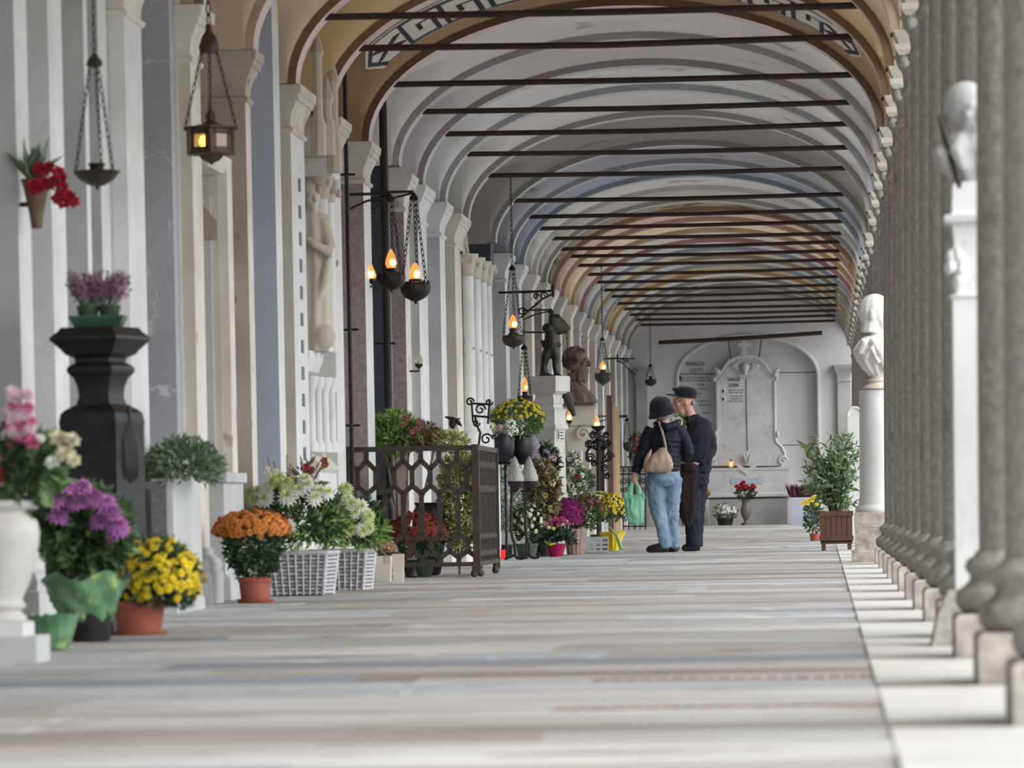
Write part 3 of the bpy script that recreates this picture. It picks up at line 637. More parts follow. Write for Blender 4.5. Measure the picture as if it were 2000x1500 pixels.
# ================================================================== cast-iron grave fence and what stands in and behind it
def bar(t, a, b, w, d, axis, m, name='lattice_bar'):
    a = Vector(a); b = Vector(b); v = b - a; q = v.to_track_quat('Z', 'X' if axis == 'x' else 'Y')
    me = _bars.setdefault((w, d, m.name), MB().rects(-w / 2, w / 2, -d / 2, d / 2, [(0, 0), (1, 0)]).mesh('lattice_bar', m, False))
    Z = v.normalized(); X = Vector((0, 1, 0)) if axis == 'x' else Vector((1, 0, 0)); Yv = Z.cross(X).normalized(); X = Yv.cross(Z)
    o = link(name, me, t); o.matrix_local = Matrix.Translation(a) @ Matrix((Yv, X, Z)).transposed().to_4x4() @ Matrix.Diagonal((1, 1, v.length, 1)); return o
_bars = {}
YF = 30.45; XF = at(930, 1000, YF).x; XL = at(682, 1000, YF).x; YB = depth_on(968, 1000, XF)
t = thing('iron_fence', 'weathered brown cast-iron grave fence with honeycomb lattice and corner post', 'fence', (XF, YF, 0))
FH = at(930, 869, YF).z; wL = XF - XL; wB = YB - YF; BI = M['brown_iron']
MB().box(-wL, .0, -.02, .02, FH - .035, FH).build('top_rail', BI, t, False); MB().box(-wL, 0, -.02, .02, .075, .105).build('bottom_rail', BI, t, False)
MB().box(-.02, .02, 0, wB, FH - .035, FH).build('top_rail', BI, t, False); MB().box(-.02, .02, 0, wB, .075, .105).build('bottom_rail', BI, t, False)
for cx_, cy_ in ((0, 0), (0, wB), (-wL, 0)): MB().box(cx_ - .025, cx_ + .025, cy_ - .025, cy_ + .025, .03, FH + .005).build('corner_post', BI, t, False)
for cx_, cy_ in ((-.02, 0), (.0, .3), (0, wB - .1), (-wL * .5, 0), (-wL, 0)): MB().lathe([(.012, 0), (.026, .012), (.026, .03), (.014, .05), (.018, .08)], 10, (cx_, cy_, 0)).build('foot', BI, t)
lv = [FH - .035, .86 * FH + .03, .80 * FH + .02, .70 * FH, .64 * FH, .33 * FH, .28 * FH, .20 * FH, .15 * FH, .105]
def lattice(L, ax, n):
    p = L / n / 2
    P = lambda i, z: ((-L + i * p, 0, z) if ax == 'x' else (0, i * p, z))
    for i in range(2 * n + 1):
        ev = i % 2 == 0
        if ev: segs = [(lv[0], lv[1]), (lv[4], lv[5]), (lv[8], lv[9])]
        else: segs = [(lv[2], lv[3]), (lv[6], lv[7])]
        for a, b in segs: bar(t, P(i, b), P(i, a), .034, .022, ax, BI)
        if i < 2 * n:
            for a, b in ((1, 2), (4, 3), (5, 6), (8, 7)):
                z0, z1 = (lv[a], lv[b]) if ev else (lv[b], lv[a]); bar(t, P(i, z0), P(i + 1, z1), .034, .022, ax, BI)
lattice(wL, 'x', 7); lattice(wB, 'y', 12)
# plants inside the fence
def blackvase(px, Y, R, lb, h=.36):
    S = Spot(px, Y); t = thing('black_vase', lb, 'vase', S.o); MB().lathe([(R * .5, 0), (R * .62, .02), (R * .8, h * .3), (R, h * .62), (R * .95, h * .85), (R * .75, h * .95), (R * .85, h), (R * .7, h), (0, h * .95)], 22).build('vase_body', M['blackpot'], t); return t
blackvase(838, 31.7, .125, 'black glazed vase inside the iron fence behind the rust-red flowers', .52)
blackvase(745, 31.9, .10, 'tall black glazed vase at the inner end of the iron fence', .58)
S = Spot(815, 31.0); t = thing('rust_chrysanthemum', 'domed rust-red chrysanthemum bush seen through the iron fence', 'plant', S.o)
MB().lathe([(.09, 0), (.12, .12), (.1, .12), (0, .11)], 18).build('pot', M['leafdk'], t)
c = S.l(815, 1062); foliage(t, cloud(c, .19, .16, .12, 700, .04, .02, -.9), M['leaf']); put_blossoms(t, S.l(815, 1050), .205, .17, .175, 120, .026, [M['rust']], 'pom', -.1)
S = Spot(895, 31.75); t = thing('variegated_shrub', 'tall yellow-green variegated shrub filling the fence corner', 'shrub', S.o)
foliage(t, cloud(S.l(898, 975), .15, .2, .40, 2200, .045, .026, -1, .3), M['leafyel']); foliage(t, cloud(S.l(898, 975), .13, .18, .38, 500, .045, .026, -1, .2), M['leaf2'], 'inner_leaves'); stems(t, (0, 0, 0), [S.l(895, 900), S.l(880, 930), S.l(910, 930)], .008, M['leafoliv'])
S = Spot(782, 32.3); t = thing('leafy_shrub', 'fresh green leafy shrub with a few pink flowers rising above the iron fence', 'shrub', S.o)
foliage(t, cloud(S.l(772, 845), .17, .2, .15, 1300, .055, .026, -1, .3), M['leaf3']); foliage(t, cloud(S.l(815, 850), .16, .2, .09, 700, .05, .024, -1, .3), M['leafoliv'], 'bronze_leaves'); foliage(t, cloud(S.l(870, 862), .16, .16, .06, 500, .045, .022, -1, .3), M['leafyel'], 'pale_leaves')
stems(t, (0, 0, 0), [S.l(770, 850), S.l(800, 860), S.l(750, 860), S.l(850, 868)], .010, M['leafoliv'])
for px, py in ((796, 815), (802, 818), (795, 830), (823, 822), (828, 832), (822, 838), (810, 845)): 
    o = link('blossom', blossom('rose', .022, M['dusty']), t, S.l(px, py, -.2)); o.rotation_euler = (.9, 0, 0)
S = Spot(900, 35.6); t = thing('bronze_ornament', 'small dark bronze bird ornament on a stone bracket above the fence', 'ornament', S.l(884, 838) + S.o)
MB().box(-.32, .05, -.04, .04, -.10, 0).build('bracket', M['beige'], t, False); MB().ell((0, 0, .05), .03, .03, .05).build('body', M['black_iron'], t); MB().tube([(-.06, 0, .10), (0, 0, .08), (.05, 0, .05), (.075, 0, .02)], [.006, .02, .02, .004], 6).build('wing', M['black_iron'], t); MB().tube([(0, 0, .06), (.06, 0, .085)], [.015, .006], 6).build('beak', M['black_iron'], t)

# ---- iron flower stand with black bowls
def scroll(c, r, turns=1.4, n=20, a0=0, sgn=1, ax='x'):
    pts = []
    for k in range(n + 1):
        f = k / n; a = a0 + sgn * 2 * pi * turns * f; q = r * (1 - .8 * f); d = (cos(a) * q, 0, sin(a) * q) if ax == 'x' else (0, cos(a) * q, sin(a) * q); pts.append(Vector(c) + Vector(d))
    return pts
Y = 41.1; S = Spot(1010, Y); t = thing('flower_stand', 'black wrought-iron stand carrying two black flower bowls above the fence end', 'stand', S.o)
for px in (985, 1024):
    b = S.l(px, 905); MB().tube([(b.x, .1, 0), (b.x, .1, b.z)], .012, 6).build('leg', M['black_iron'], t)
a, b = S.l(960, 905), S.l(1040, 905); MB().tube([(a.x, .1, a.z), (b.x, .1, b.z)], .012, 6).build('shelf_bar', M['black_iron'], t); MB().tube([(a.x, -.1, a.z), (b.x, -.1, b.z)], .012, 6).build('shelf_bar', M['black_iron'], t)
MB().box(a.x, b.x, -.1, .12, a.z - .004, a.z + .006).build('shelf_plate', M['black_iron'], t, False)
def bowl_plant(px, pyt, pyb, Rpx, Y, lb):
    S = Spot(px, Y, at(px, pyb, Y).z + .008); R = Rpx / S.s; h = (pyb - pyt) / S.s; t = thing('flower_bowl', lb, 'planter', S.o)
    MB().lathe([(R * .5, 0), (R * .58, .01), (R * .88, h * .22), (R * 1.02, h * .5), (R, h * .8), (R * .9, h * .93), (R * .97, h), (R * .86, h), (0, h * .92)], 20).build('bowl', M['blackpot'], t); return t, S, h
t, S, h = bowl_plant(983, 850, 904, 24, 41.0, 'black bowl of white and blush hydrangeas on iron stand'); foliage(t, cloud((0, 0, h), .10, .10, .05, 160, .06, .035), M['leafgrey'])
for px, py, m, R in ((960, 835, 'cream_p', .055), (998, 830, 'wht', .06), (993, 848, 'wht', .05), (978, 838, 'ltpink', .045), (950, 850, 'lime', .04), (970, 850, 'dusty', .035), (1005, 842, 'wht', .045)):
    link('blossom', blossom('cluster', R, M[m]), t, S.l(px, py, -.05)).rotation_euler = (.7, 0, 0)
t, S, h = bowl_plant(1020, 852, 906, 24, 41.3, 'black bowl with a wide dome of yellow chrysanthemums on iron stand')
c = S.l(1010, 822); foliage(t, cloud(c, .24, .2, .17, 1900, .05, .016, -.85), M['leaf2']); put_blossoms(t, S.l(1012, 822), .255, .2, .205, 120, .020, [M['yel2'], M['yel']], 'small', .05)
# ---- wrought-iron lantern frame on the fence corner
S = Spot(945, 35.2); b = S.l(935, 868)
t = thing('iron_bracket_stand', 'black wrought-iron scroll stand rising behind the fence corner post', 'stand', S.o)
s = MB(); q = [S.l(935, 870), S.l(938, 845), S.l(930, 828), S.l(928, 810)]; s.tube([(b.x, 0, 0)] + q, .010, 6); s.build('stem', M['black_iron'], t)
for (pa, pb) in (((920, 788), (957, 790)), ((923, 812), (957, 815)), ((921, 785), (924, 825)), ((956, 782), (953, 828))): MB().tube([S.l(*pa), S.l(*pb)], .009, 6).build('frame_bar', M['black_iron'], t)
for pc_, r, sg in (((918, 785), .035, 1), (( 955, 785), .03, -1), ((938, 800), .045, 1), ((930, 826), .03, -1), ((950, 858), .05, 1)): MB().tube(scroll(S.l(*pc_), r, 1.3, 16, 0, sg), .008, 5).build('scroll', M['black_iron'], t)
# ---- two torch lamps with glass flames and curled feet
M['glass'] = mat('frosted_moulded_glass', (186, 182, 174), (150, 147, 140), 30, .2, .8, 50, spec=.6, trans=.25)
def torch(px, Y, lb, footpx):
    S = Spot(px, Y); t = thing('torch_lamp', lb, 'lamp', S.o)
    pts = [S.l(px, 948), S.l(px - 2, 1000), S.l(px - 2, 1035), S.l(px + 1, 1050), S.l(px + 5, 1062), S.l(px + 6, 1080)]
    f = S.l(footpx, 1083)
    MB().tube([S.l(px, 945)] + pts, .014, 6).build('post', M['black_iron'], t)
    e = pts[-1]; MB().tube([e, Vector((e.x + .012, 0, .028)), Vector((e.x + .04, 0, .012)), Vector((e.x + .08, 0, .016)), Vector((e.x + .095, 0, .04)), Vector((e.x + .075, 0, .052)), Vector((e.x + .06, 0, .04))], .012, 6).build('curled_foot', M['black_iron'], t)
    MB().tube([(e.x, 0, .05), (e.x, .22, .012)], .011, 6).build('rear_foot', M['black_iron'], t); MB().tube([(e.x - .0, .0, .05), (e.x - .10, .1, .012)], .011, 6).build('rear_foot', M['black_iron'], t)
    c = S.l(px + 6, 942); R = 18 / S.s
    MB().lathe([(.02, -.09), (R * .55, -.05), (R * .8, -.01), (R * .85, .01), (0, .012)], 14, c).build('cup', M['black_iron'], t)
    g = MB(); rings = []
    for k in range(12):
        f = k / 11; r = R * (1.0 * (1 - f) ** .75 + .04) * (.9 + .1 * min(1, f * 6)); z = .01 + f * .23
        rings.append([(c.x + r * (1 + .06 * sin(5 * a + f * 6)) * cos(a), c.y + r * sin(a), c.z + z) for a in [2 * pi * i / 18 + f * 1.2 for i in range(18)]])
    g.loft(rings); g.build('glass_flame', M['glass'], t, True, 80)
    return t
torch(1000, 40.4, 'iron torch lamp with unlit glass flame, nearer the fence post', 1010); torch(1028, 40.9, 'iron torch lamp with unlit glass flame, nearer the orange lily', 1035)
t = Spot(983, 41.3); o = thing('grave_candle', 'small lit red grave candle on the floor by the torch lamps', 'candle', t.o)
M['redglow'] = mat('glowing_red_plastic', (240, 40, 40), None, rough=.3, emit=.5); MB().lathe([(.03, 0), (.033, .01), (.033, .085), (.028, .09), (0, .09)], 16).build('candle_body', M['redglow'], o); MB().lathe([(.03, .088), (.03, .10), (0, .105)], 16).build('lid', M['blackpot'], o)

# ---- crowded flowers around the marble stele
def lowplant(px, pyb, Y, name, lb, potspec, c_px, rxpx, rzpx, leafm, nl, LW, bl, nb, bR, kind, zmin=-.1, cat='plant'):
    S = Spot(px, Y); k = 1 / S.s; t = thing(name, lb, cat, S.o)
    if potspec: rt, h, m = potspec; pot(t, (0, 0, 0), rt * k, rt * k * .8, h * k, m, False)
    c = S.l(*c_px); foliage(t, cloud(c, rxpx * k * .92, rxpx * k * .8, rzpx * k * .92, nl, LW[0], LW[1], -.9), leafm)
    if nb: put_blossoms(t, c, rxpx * k, rxpx * k * .85, rzpx * k, nb, bR, bl, kind, zmin)
    return t, S
t, S = lowplant(1028, 1075, 42.2, 'cream_flower_bush', 'bush of small cream blossoms behind the torch lamps', (22, 28, M['leafdk']), (1030, 1020), 32, 38, M['leafdk'], 600, (.06, .03), [M['cream_p']], 55, .022, 'small', -.5)
t, S = lowplant(1060, 1060, 43.6, 'variegated_arrangement', 'large arrangement of bronze variegated leaves before the marble stele', (20, 30, M['darkstone']), (1058, 960), 34, 62, M['leafoliv'], 700, (.09, .06), [M['cream_p'], M['leafyel']], 36, .035, 'rose', -.6)
t, S = lowplant(985, 1060, 43.0, 'white_statice_bunch', 'loose bunch of white and grey-green filler flowers behind the fence post', (16, 25, M['darkstone']), (990, 970), 24, 80, M['leafgrey'], 600, (.06, .025), [M['wht'], M['lil']], 60, .022, 'small', -.8)
S = Spot(1050, 43.9); t = thing('lily_bouquet', 'tall bouquet with lilac gladiolus and one orange lily against the stele', 'flowers', S.o)
MB().lathe([(.05, 0), (.07, .3), (.06, .3), (0, .28)], 14).build('vase', M['darkstone'], t)
foliage(t, cloud(S.l(1065, 905), .11, .1, .15, 500, .09, .03), M['leafdk']); foliage(t, cloud(S.l(1062, 890), .12, .1, .12, 160, .07, .03), M['leafgrey'], 'pale_leaves')
for q in range(26):
    f = q / 25; o = link('blossom', blossom('small', .030, M['lil']), t, S.l(1036 + 16 * f * 0 + 14 * (1 - f) + rnd.uniform(-7, 7), 895 - 45 * f + rnd.uniform(-3, 3), -.12)); o.rotation_euler = (1.2, rnd.uniform(-.6, .6), 0)
for px, py, m in ((1075, 890, 'ltpink'), (1082, 895, 'ltpink'), (1068, 882, 'lil')): link('blossom', blossom('small', .035, M[m]), t, S.l(px, py, -.1)).rotation_euler = (1, 0, 0)
for q in range(6): o = link('lily_petal', blossom('rose', .055, M['org']), t, S.l(1052, 918, -.15)); o.rotation_euler = (.3 + .1 * q, .5, q); o.scale = (.7, .7, 1)
stems(t, (0, 0, .25), [S.l(1040, 860), S.l(1052, 912), S.l(1075, 890), S.l(1065, 870)], .006, M['leaf2'])
# potted plants in front of the stele
t, S = lowplant(1108, 1064, 44.6, 'magenta_chrysanthemum', 'dense deep magenta chrysanthemum dome in a ribbed wicker pot', None, (1107, 1012), 33, 36, M['leafdk'], 500, (.05, .02), [M['mag']], 240, .026, 'pom', -.25)
MB().lathe([(.085, 0), (.12, .26), (.11, .26), (0, .24)], 28, S.l(1124, 1066) * 1.0 - Vector((0, 0, S.l(1124, 1066).z)), flute=.07).build('ribbed_pot', mat('pale_pink_brown_wicker', (168, 142, 136), (130, 106, 100), 50, .8), t, False)
S = Spot(1085, 42.9); t = thing('potted_cyclamen', 'pink cyclamen with lime ribbon in a flared magenta pot', 'plant', S.o)
MB().lathe([(.062, 0), (.10, .125), (.092, .125), (0, .115)], 20).build('pot', mat('magenta_plastic', (158, 24, 78), (138, 18, 66), 10, .35), t)
foliage(t, cloud((0, 0, .17), .14, .12, .07, 160, .09, .06, -.4), M['leafdk'])
for px, py in ((1080, 1018), (1087, 1014), (1095, 1020), (1104, 1020), (1110, 1024), (1092, 1025), (1100, 1014), (1075, 1026)): link('blossom', blossom('rose', .030, M['pink']), t, S.l(px, py, -.06)).rotation_euler = (.6, rnd.uniform(-.4, .4), 0)
for px, py, m in ((1068, 1022, 'dusty'), (1073, 1030, 'cream_p'), (1082, 1032, 'yel2'), (1062, 1020, 'org')): link('blossom', blossom('small', .022, M[m]), t, S.l(px, py, -.1)).rotation_euler = (.9, 0, 0)
MB().tube([(-.10, -.10, .15), (-.05, -.13, .12), (0, -.13, .13)], .012, 5).build('ribbon', mat('lime_ribbon', (176, 206, 60), None, rough=.4), t)
t, S = lowplant(1145, 1050, 46.2, 'pink_chrysanthemum', 'dusty pink and rust chrysanthemum spilling over a white plastic crate', None, (1143, 1003), 36, 38, M['leaf2'], 700, (.055, .025), [M['dusty'], M['pink'], M['rust']], 75, .020, 'small', .15)
cr = Spot(1162, 46.4); s = MB(); w, h, d = .13, .16, .12; ct = thing('plastic_crate', 'white plastic crate with square holes under the pink chrysanthemum', 'crate', cr.o)
for i in range(5): MB().box(-w + i * w / 2 - .012, -w + i * w / 2 + .012, -d, -d + .012, 0, h).build('slat', M['white'], ct, False)
for z in (0, .045, .09, .14): MB().box(-w, w, -d - .002, -d + .010, z, z + .022).build('rail', M['white'], ct, False)
MB().box(w - .01, w, -d, d, 0, h).build('side_panel', M['white'], ct, False); MB().box(-w, -w + .01, -d, d, 0, h).build('side_panel', M['white'], ct, False); MB().box(-w, w, -d, d, 0, .012).build('bottom_panel', M['white'], ct, False); MB().box(-w, w, d - .01, d, 0, h).build('side_panel', M['white'], ct, False)
t, S = lowplant(1172, 1050, 48.2, 'pale_yellow_chrysanthemum', 'pale yellow chrysanthemum bush close against the wall monument', (20, 30, M['leafdk']), (1165, 990), 42, 30, M['leaf2'], 600, (.05, .02), [M['yel2'], M['cream_p']], 120, .022, 'small', .0)
t, S = lowplant(1196, 1046, 47.4, 'yellow_wrapped_chrysanthemum', 'golden yellow chrysanthemum in yellow paper with a trailing green ribbon', None, (1195, 993), 26, 30, M['leaf'], 500, (.045, .02), [M['yel']], 100, .020, 'small', -.3)
pw = mat('yellow_wrapping_paper', (238, 214, 60), (226, 196, 40), 12, .5); MB().lathe([(.055, 0), (.08, .06), (.12, .16), (.15, .20)], 24, flute=.1).build('paper_wrap', pw, t, False); MB().tube([(-.03, -.15, .26), (.05, -.17, .16), (.09, -.17, .03), (.12, -.15, .012)], [.004, .02, .022, .012], 5).build('ribbon', mat('pale_green_ribbon', (136, 166, 108), None, rough=.4), t)
t, S = lowplant(1117, 1000, 47.6, 'white_rose_arrangement', 'upright arrangement of white and cream roses beside the stele', (12, 22, M['beige']), (1120, 940), 24, 55, M['leafgrey'], 500, (.07, .04), [M['wht'], M['cream_p'], M['cream_p'], M['red']], 44, .032, 'rose', -.7)
t, S = lowplant(1138, 1000, 48.6, 'leafy_pot_plant', 'low grey-green leafy plant in front of the candelabra', (12, 25, M['darkstone']), (1140, 940), 16, 18, M['leafgrey'], 260, (.09, .04), [M['pink']], 0, .02, 'small')
# ================================================================== wall monuments, statues, lamps
M['bronze'] = mat('dark_bronze', (54, 50, 48), (70, 66, 60), 14, .45, .15, metal=.5); M['bronzeg'] = mat('green_bronze', (62, 66, 60), (44, 48, 44), 12, .5, metal=.4); M['claybust'] = mat('brown_weathered_bronze', (118, 104, 96), (84, 72, 66), 10, .6, .1)
def remesh(o, vox, it=4, fac=.5):
    m = o.modifiers.new('remesh', 'REMESH'); m.mode = 'VOXEL'; m.voxel_size = vox; m.use_smooth_shade = True
    if it: s = o.modifiers.new('smooth', 'SMOOTH'); s.iterations = it; s.factor = fac
    return o
def etube(mb, pts, rad, n=16, fold=0.0, nf=7):
    rings = []
    for k, (p, r) in enumerate(zip(pts, rad)):
        p = Vector(p); rings.append([(p.x + r[0] * (1 + fold * sin(nf * a + .3 * k)) * cos(a), p.y + r[1] * (1 + fold * sin(nf * a + .3 * k)) * sin(a), p.z) for a in [2 * pi * i / n for i in range(n)]])
    return mb.loft(rings)
def headmb(mb, c, yaw, s=1.0, beard=0.0, pitch=0.0, hair=0.0, ears=True):
    R = Euler((pitch, 0, yaw)).to_matrix(); c = Vector(c)
    def e(p, rx, ry, rz, n=14, m=10): mb.ell(c + R @ (Vector(p) * s), rx * s, ry * s, rz * s, n, m, M=R)
    e((0, .008, .012), .074, .093, .095); e((0, -.035, -.045), .055, .055, .06); e((0, -.07, -.088), .026, .022, .02); e((0, -.012, -.09), .045, .05, .07)
    e((0, -.098, -.015), .012, .022, .026); e((0, -.108, -.03), .017, .014, .012); e((0, -.083, .02), .05, .014, .012); e((0, -.088, -.062), .024, .010, .006); e((0, -.086, -.073), .021, .010, .006)
    for q in (-1, 1):
        e((q * .034, -.068, -.02), .026, .02, .022); e((q * .030, -.081, -.002), .013, .008, .008)
        if ears: e((q * .074, .012, -.012), .008, .017, .028)
    if beard: e((0, -.06, -.11), .05 * beard, .045 * beard, .06 * beard); e((0, -.05, -.07), .062 * beard, .05, .05)
    if hair: e((0, .018, .035), .082 * hair, .098 * hair, .085 * hair)

# ---- framed wall tomb with stepped mouldings between two pilasters
Yt = 23.75; t = thing('wall_tomb', 'pale stone wall tomb of nested upright mouldings with small pointed niche', 'tomb', (-3.75, Yt - .3, 0))
o0 = Vector((-3.75, Yt - .3, 0)); zt, zb0 = at(430, 328, 24.2).z, at(430, 925, 24.2).z
for i, (p1, p2, xs, m, dz) in enumerate(((412, 417, -3.31, 'lgrey', .10), (421, 424, -3.29, 'brown', .06), (428, 433, -3.27, 'beige', .03), (437, 441, -3.25, 'brown', 0), (446, 456, -3.22, 'cream', -.02))):
    y0, y1 = depth_on(p1, 500, xs), depth_on(p2, 500, xs); MB().box(0, xs + 3.75, y0 - o0.y, y1 - o0.y, zb0, zt - dz * 1.6).build('upright_moulding', M[m], t, False)
y0, y1 = depth_on(400, 500, -3.24) + .2, depth_on(456, 500, -3.22); MB().rects(.02, .51, .05, y1 - o0.y - .04, [(zt - .04, 0), (zt, .02), (zt + .05, .025)]).build('cornice', M['cream'], t, False)
MB().prism([(-.10, 0), (.10, 0), (.10, .10), (0, .22), (-.10, .10)], Matrix.Translation((.42, .30, zt - .42)), .02).build('pointed_niche', M['brown'], t, False)
MB().rects(.02, .56, .05, y1 - o0.y - .02, [(0, .03), (.12, .03), (.14, 0), (zb0 - .06, 0), (zb0 - .05, .02), (zb0, .02)]).build('tomb_base', M['lgrey'], t, False)
# ---- canopy niche with statue
o0 = Vector((-3.75, 27.62, 0)); t = thing('statue_niche', 'carved white stone niche with leafy capitals and fluted bracket beside slotted pilaster', 'monument', o0)
L_ = lambda px, py, Y: at(px, py, Y) - o0
zc = lambda py: at(620, py, 28.3).z
MB().box(0, .38, .30, 1.15, 0, 3.3).build('back_slab', M['beige'], t, False)
for px, xw, yy in ((628, .05, .42), (642, .045, .72)):
    x = at(px, 500, o0.y + yy).x - o0.x; o = MB().lathe([(xw * 1.25, zc(690)), (xw * 1.25, zc(684)), (xw, zc(675)), (xw * .92, zc(400)), (xw, zc(396))], 14, (x, yy, 0)).build('colonnette', M['white'], t)
    s = MB(); s.lathe([(xw, zc(396)), (xw * 1.2, zc(385)), (xw * 1.7, zc(365)), (xw * 1.9, zc(352)), (0, zc(352))], 12, (x, yy, 0))
    for q in range(8): s.ell((x + xw * 1.6 * cos(q * .785), yy + xw * 1.6 * sin(q * .785), zc(362 if q % 2 else 378)), .02, .02, .03, 6, 5)
    s.build('leafy_capital', M['brown'], o)
s = MB(); s.ell((.56, 1.20, zc(500)), .05, .05, .085, 10, 8)
for q in range(14): v = rv(); s.ell((.56 + v.x * .05, 1.20 + v.y * .05, zc(500) + v.z * .08), .02, .02, .02, 6, 5)
s.build('carved_rosette', M['beige'], t)
MB().rects(.02, .50, .10, .80, [(zc(740), -.04), (zc(728), .02), (zc(718), .03), (zc(705), .045), (zc(695), .05), (zc(690), .05)]).build('statue_ledge', M['white'], t, True, 25)
for k, px in enumerate((605, 618, 632, 645)):
    yy = .12 + .17 * k; x = at(px, 800, o0.y + yy).x - o0.x; MB().lathe([(.05, zc(885)), (.052, zc(872)), (.036, zc(862)), (.034, zc(770)), (.05, zc(755)), (.055, zc(740))], 10, (x, yy, 0)).build('bracket_colonnette', M['white'], t)
MB().rects(.05, .46, .18, .85, [(zc(892), 0), (zc(740), 0)]).build('bracket_core', M['lgrey'], t, False)
s = MB(); s.rects(.10, .58, .05, 1.0, [(zc(918), .03), (zc(910), .03), (zc(885), -.05)]); s.build('sloping_base', M['beige'], t, False); MB().rects(.08, .60, .03, 1.02, [(0, .02), (.1, .02), (zc(925), 0), (zc(918), .02)]).build('plinth', M['white'], t, False)
for px, p0, p1 in ((622, 60, 310), (640, 140, 300), (652, 100, 330)):
    yy = .45 + (px - 622) * .02; x = at(px, 250, o0.y + yy).x - o0.x; MB().lathe([(.05, zc(p1)), (.05, zc(p1 - 60)), (.03, zc(p1 - 75)), (.03, zc(p0 + 60)), (.045, zc(p0 + 50)), (.0, zc(p0))], 8, (x, yy, 0)).build('pinnacle', M['beige'], t)
S = Spot(606, 28.02, zc(690), 690); t = thing('draped_statue', 'weathered stone statue of a draped figure standing in the carved niche', 'statue', S.o)
s = MB(); H = S.l(600, 352).z; lean = S.l(600, 352).x - S.l(600, 690).x
etube(s, [(lean * f + .02 * sin(3 * f), 0, H * f * .86) for f in (0, .06, .2, .4, .55, .7, .82, .92, 1)], [(.13, .10), (.135, .11), (.12, .10), (.105, .09), (.115, .09), (.10, .085), (.115, .085), (.10, .07), (.035, .035)], 40, .07, 9)
headmb(s, (lean * .9, -.01, H * .90), .5, .85, hair=1.1)
s.tube([(.10, -.02, H * .76), (.15, -.06, H * .60), (.16, -.09, H * .565), (.05, -.13, H * .62), (0, -.12, H * .66)], [.045, .038, .034, .028, .02], 8)
s.tube([(.14, -.06, H * .58), (.11, -.07, H * .42), (.05, -.07, H * .25)], [.02, .035, .01], 8); s.ell((.08, -.05, .09), .09, .07, .09)
remesh(s.build('figure', M['beige'], t), .010, 1)
# ---- gothic tomb with four colonnettes
o0 = Vector((-3.75, 39.45, 0)); t = thing('gothic_tomb', 'pale gothic wall tomb with four slender colonnettes under a steep gable', 'tomb', o0)
zc = lambda py: at(930, py, 40.6).z
MB().box(0, .40, .0, 2.7, 0, zc(505)).build('back_slab', M['lgrey'], t, False)
for k, px in enumerate((915, 929, 941, 951)):
    Y = 39.62 + k * .62; xx = at(px, 650, Y).x - o0.x; R = .058
    o = MB().lathe([(R, zc(838)), (R * .95, zc(700)), (R * .9, zc(548))], 14, (xx, Y - o0.y, 0)).build('colonnette', M['white'], t)
    s = MB(); s.lathe([(R * .9, zc(550)), (R * 1.15, zc(548)), (R, zc(543)), (R * 1.3, zc(525)), (R * 1.75, zc(512)), (R * 1.75, zc(508)), (0, zc(508))], 12, (xx, Y - o0.y, 0))
    for q in range(6): s.ell((xx + R * 1.5 * cos(q * 1.047), Y - o0.y + R * 1.5 * sin(q * 1.047), zc(520)), .022, .022, .03, 6, 5)
    s.build('leafy_capital', M['beige'], o)
    MB().lathe([(R * 1.7, 0.02), (R * 1.7, zc(860)), (R * 1.35, zc(850)), (R * 1.5, zc(844)), (R * 1.05, zc(836))], 12, (xx, Y - o0.y, 0)).build('colonnette_base', M['white'], o)
    MB().tube([(xx - .06, Y - o0.y - .05, zc(672)), (xx + .055, Y - o0.y - .03, zc(688)), (xx - .06, Y - o0.y - .05, zc(705))], .006, 5).build('chevron_groove', M['grey'], o)
for k in range(3):
    y0 = .12 + .62 * k; s = MB(); s.tube([(.46, y0, zc(508)), (.44, y0 + .12, zc(455)), (.42, y0 + .31, zc(400)), (.44, y0 + .5, zc(455)), (.46, y0 + .62, zc(508))], .035, 6); s.build('pointed_arch', M['beige'], t)
s = MB(); s.prism([(0, zc(508)), (2.4, zc(508)), (1.25, zc(368))], Matrix.Translation((.40, .1, 0)) @ Matrix.Rotation(pi / 2, 4, 'Z'), .14); s.build('gable', M['beige'], t, False)
MB().box(.3, .55, .02, 2.5, zc(508), zc(500)).build('cornice', M['beige'], t, False)
# ---- downpipes
for i, (px, Y, top) in enumerate(((680, 30.15, 3.6), (753, 32.75, 3.6))):
    x = at(px, 500, Y).x; t = thing('downpipe', ('thin black downpipe on the wall left of the pink pilaster', 'thick black downpipe on the dark slate panel behind the lamps')[i], 'pipe', (x, Y, 0))
    MB().tube([(0, 0, 0.02), (0, 0, top)], (.014, .03)[i], 10).build('pipe', M['black_iron'], t)
    for z in (1.05, 1.7, 2.75): MB().tube([(-.16, 0, z), (.06, 0, z)], .008, 6).build('pipe_bracket', M['black_iron'], t)

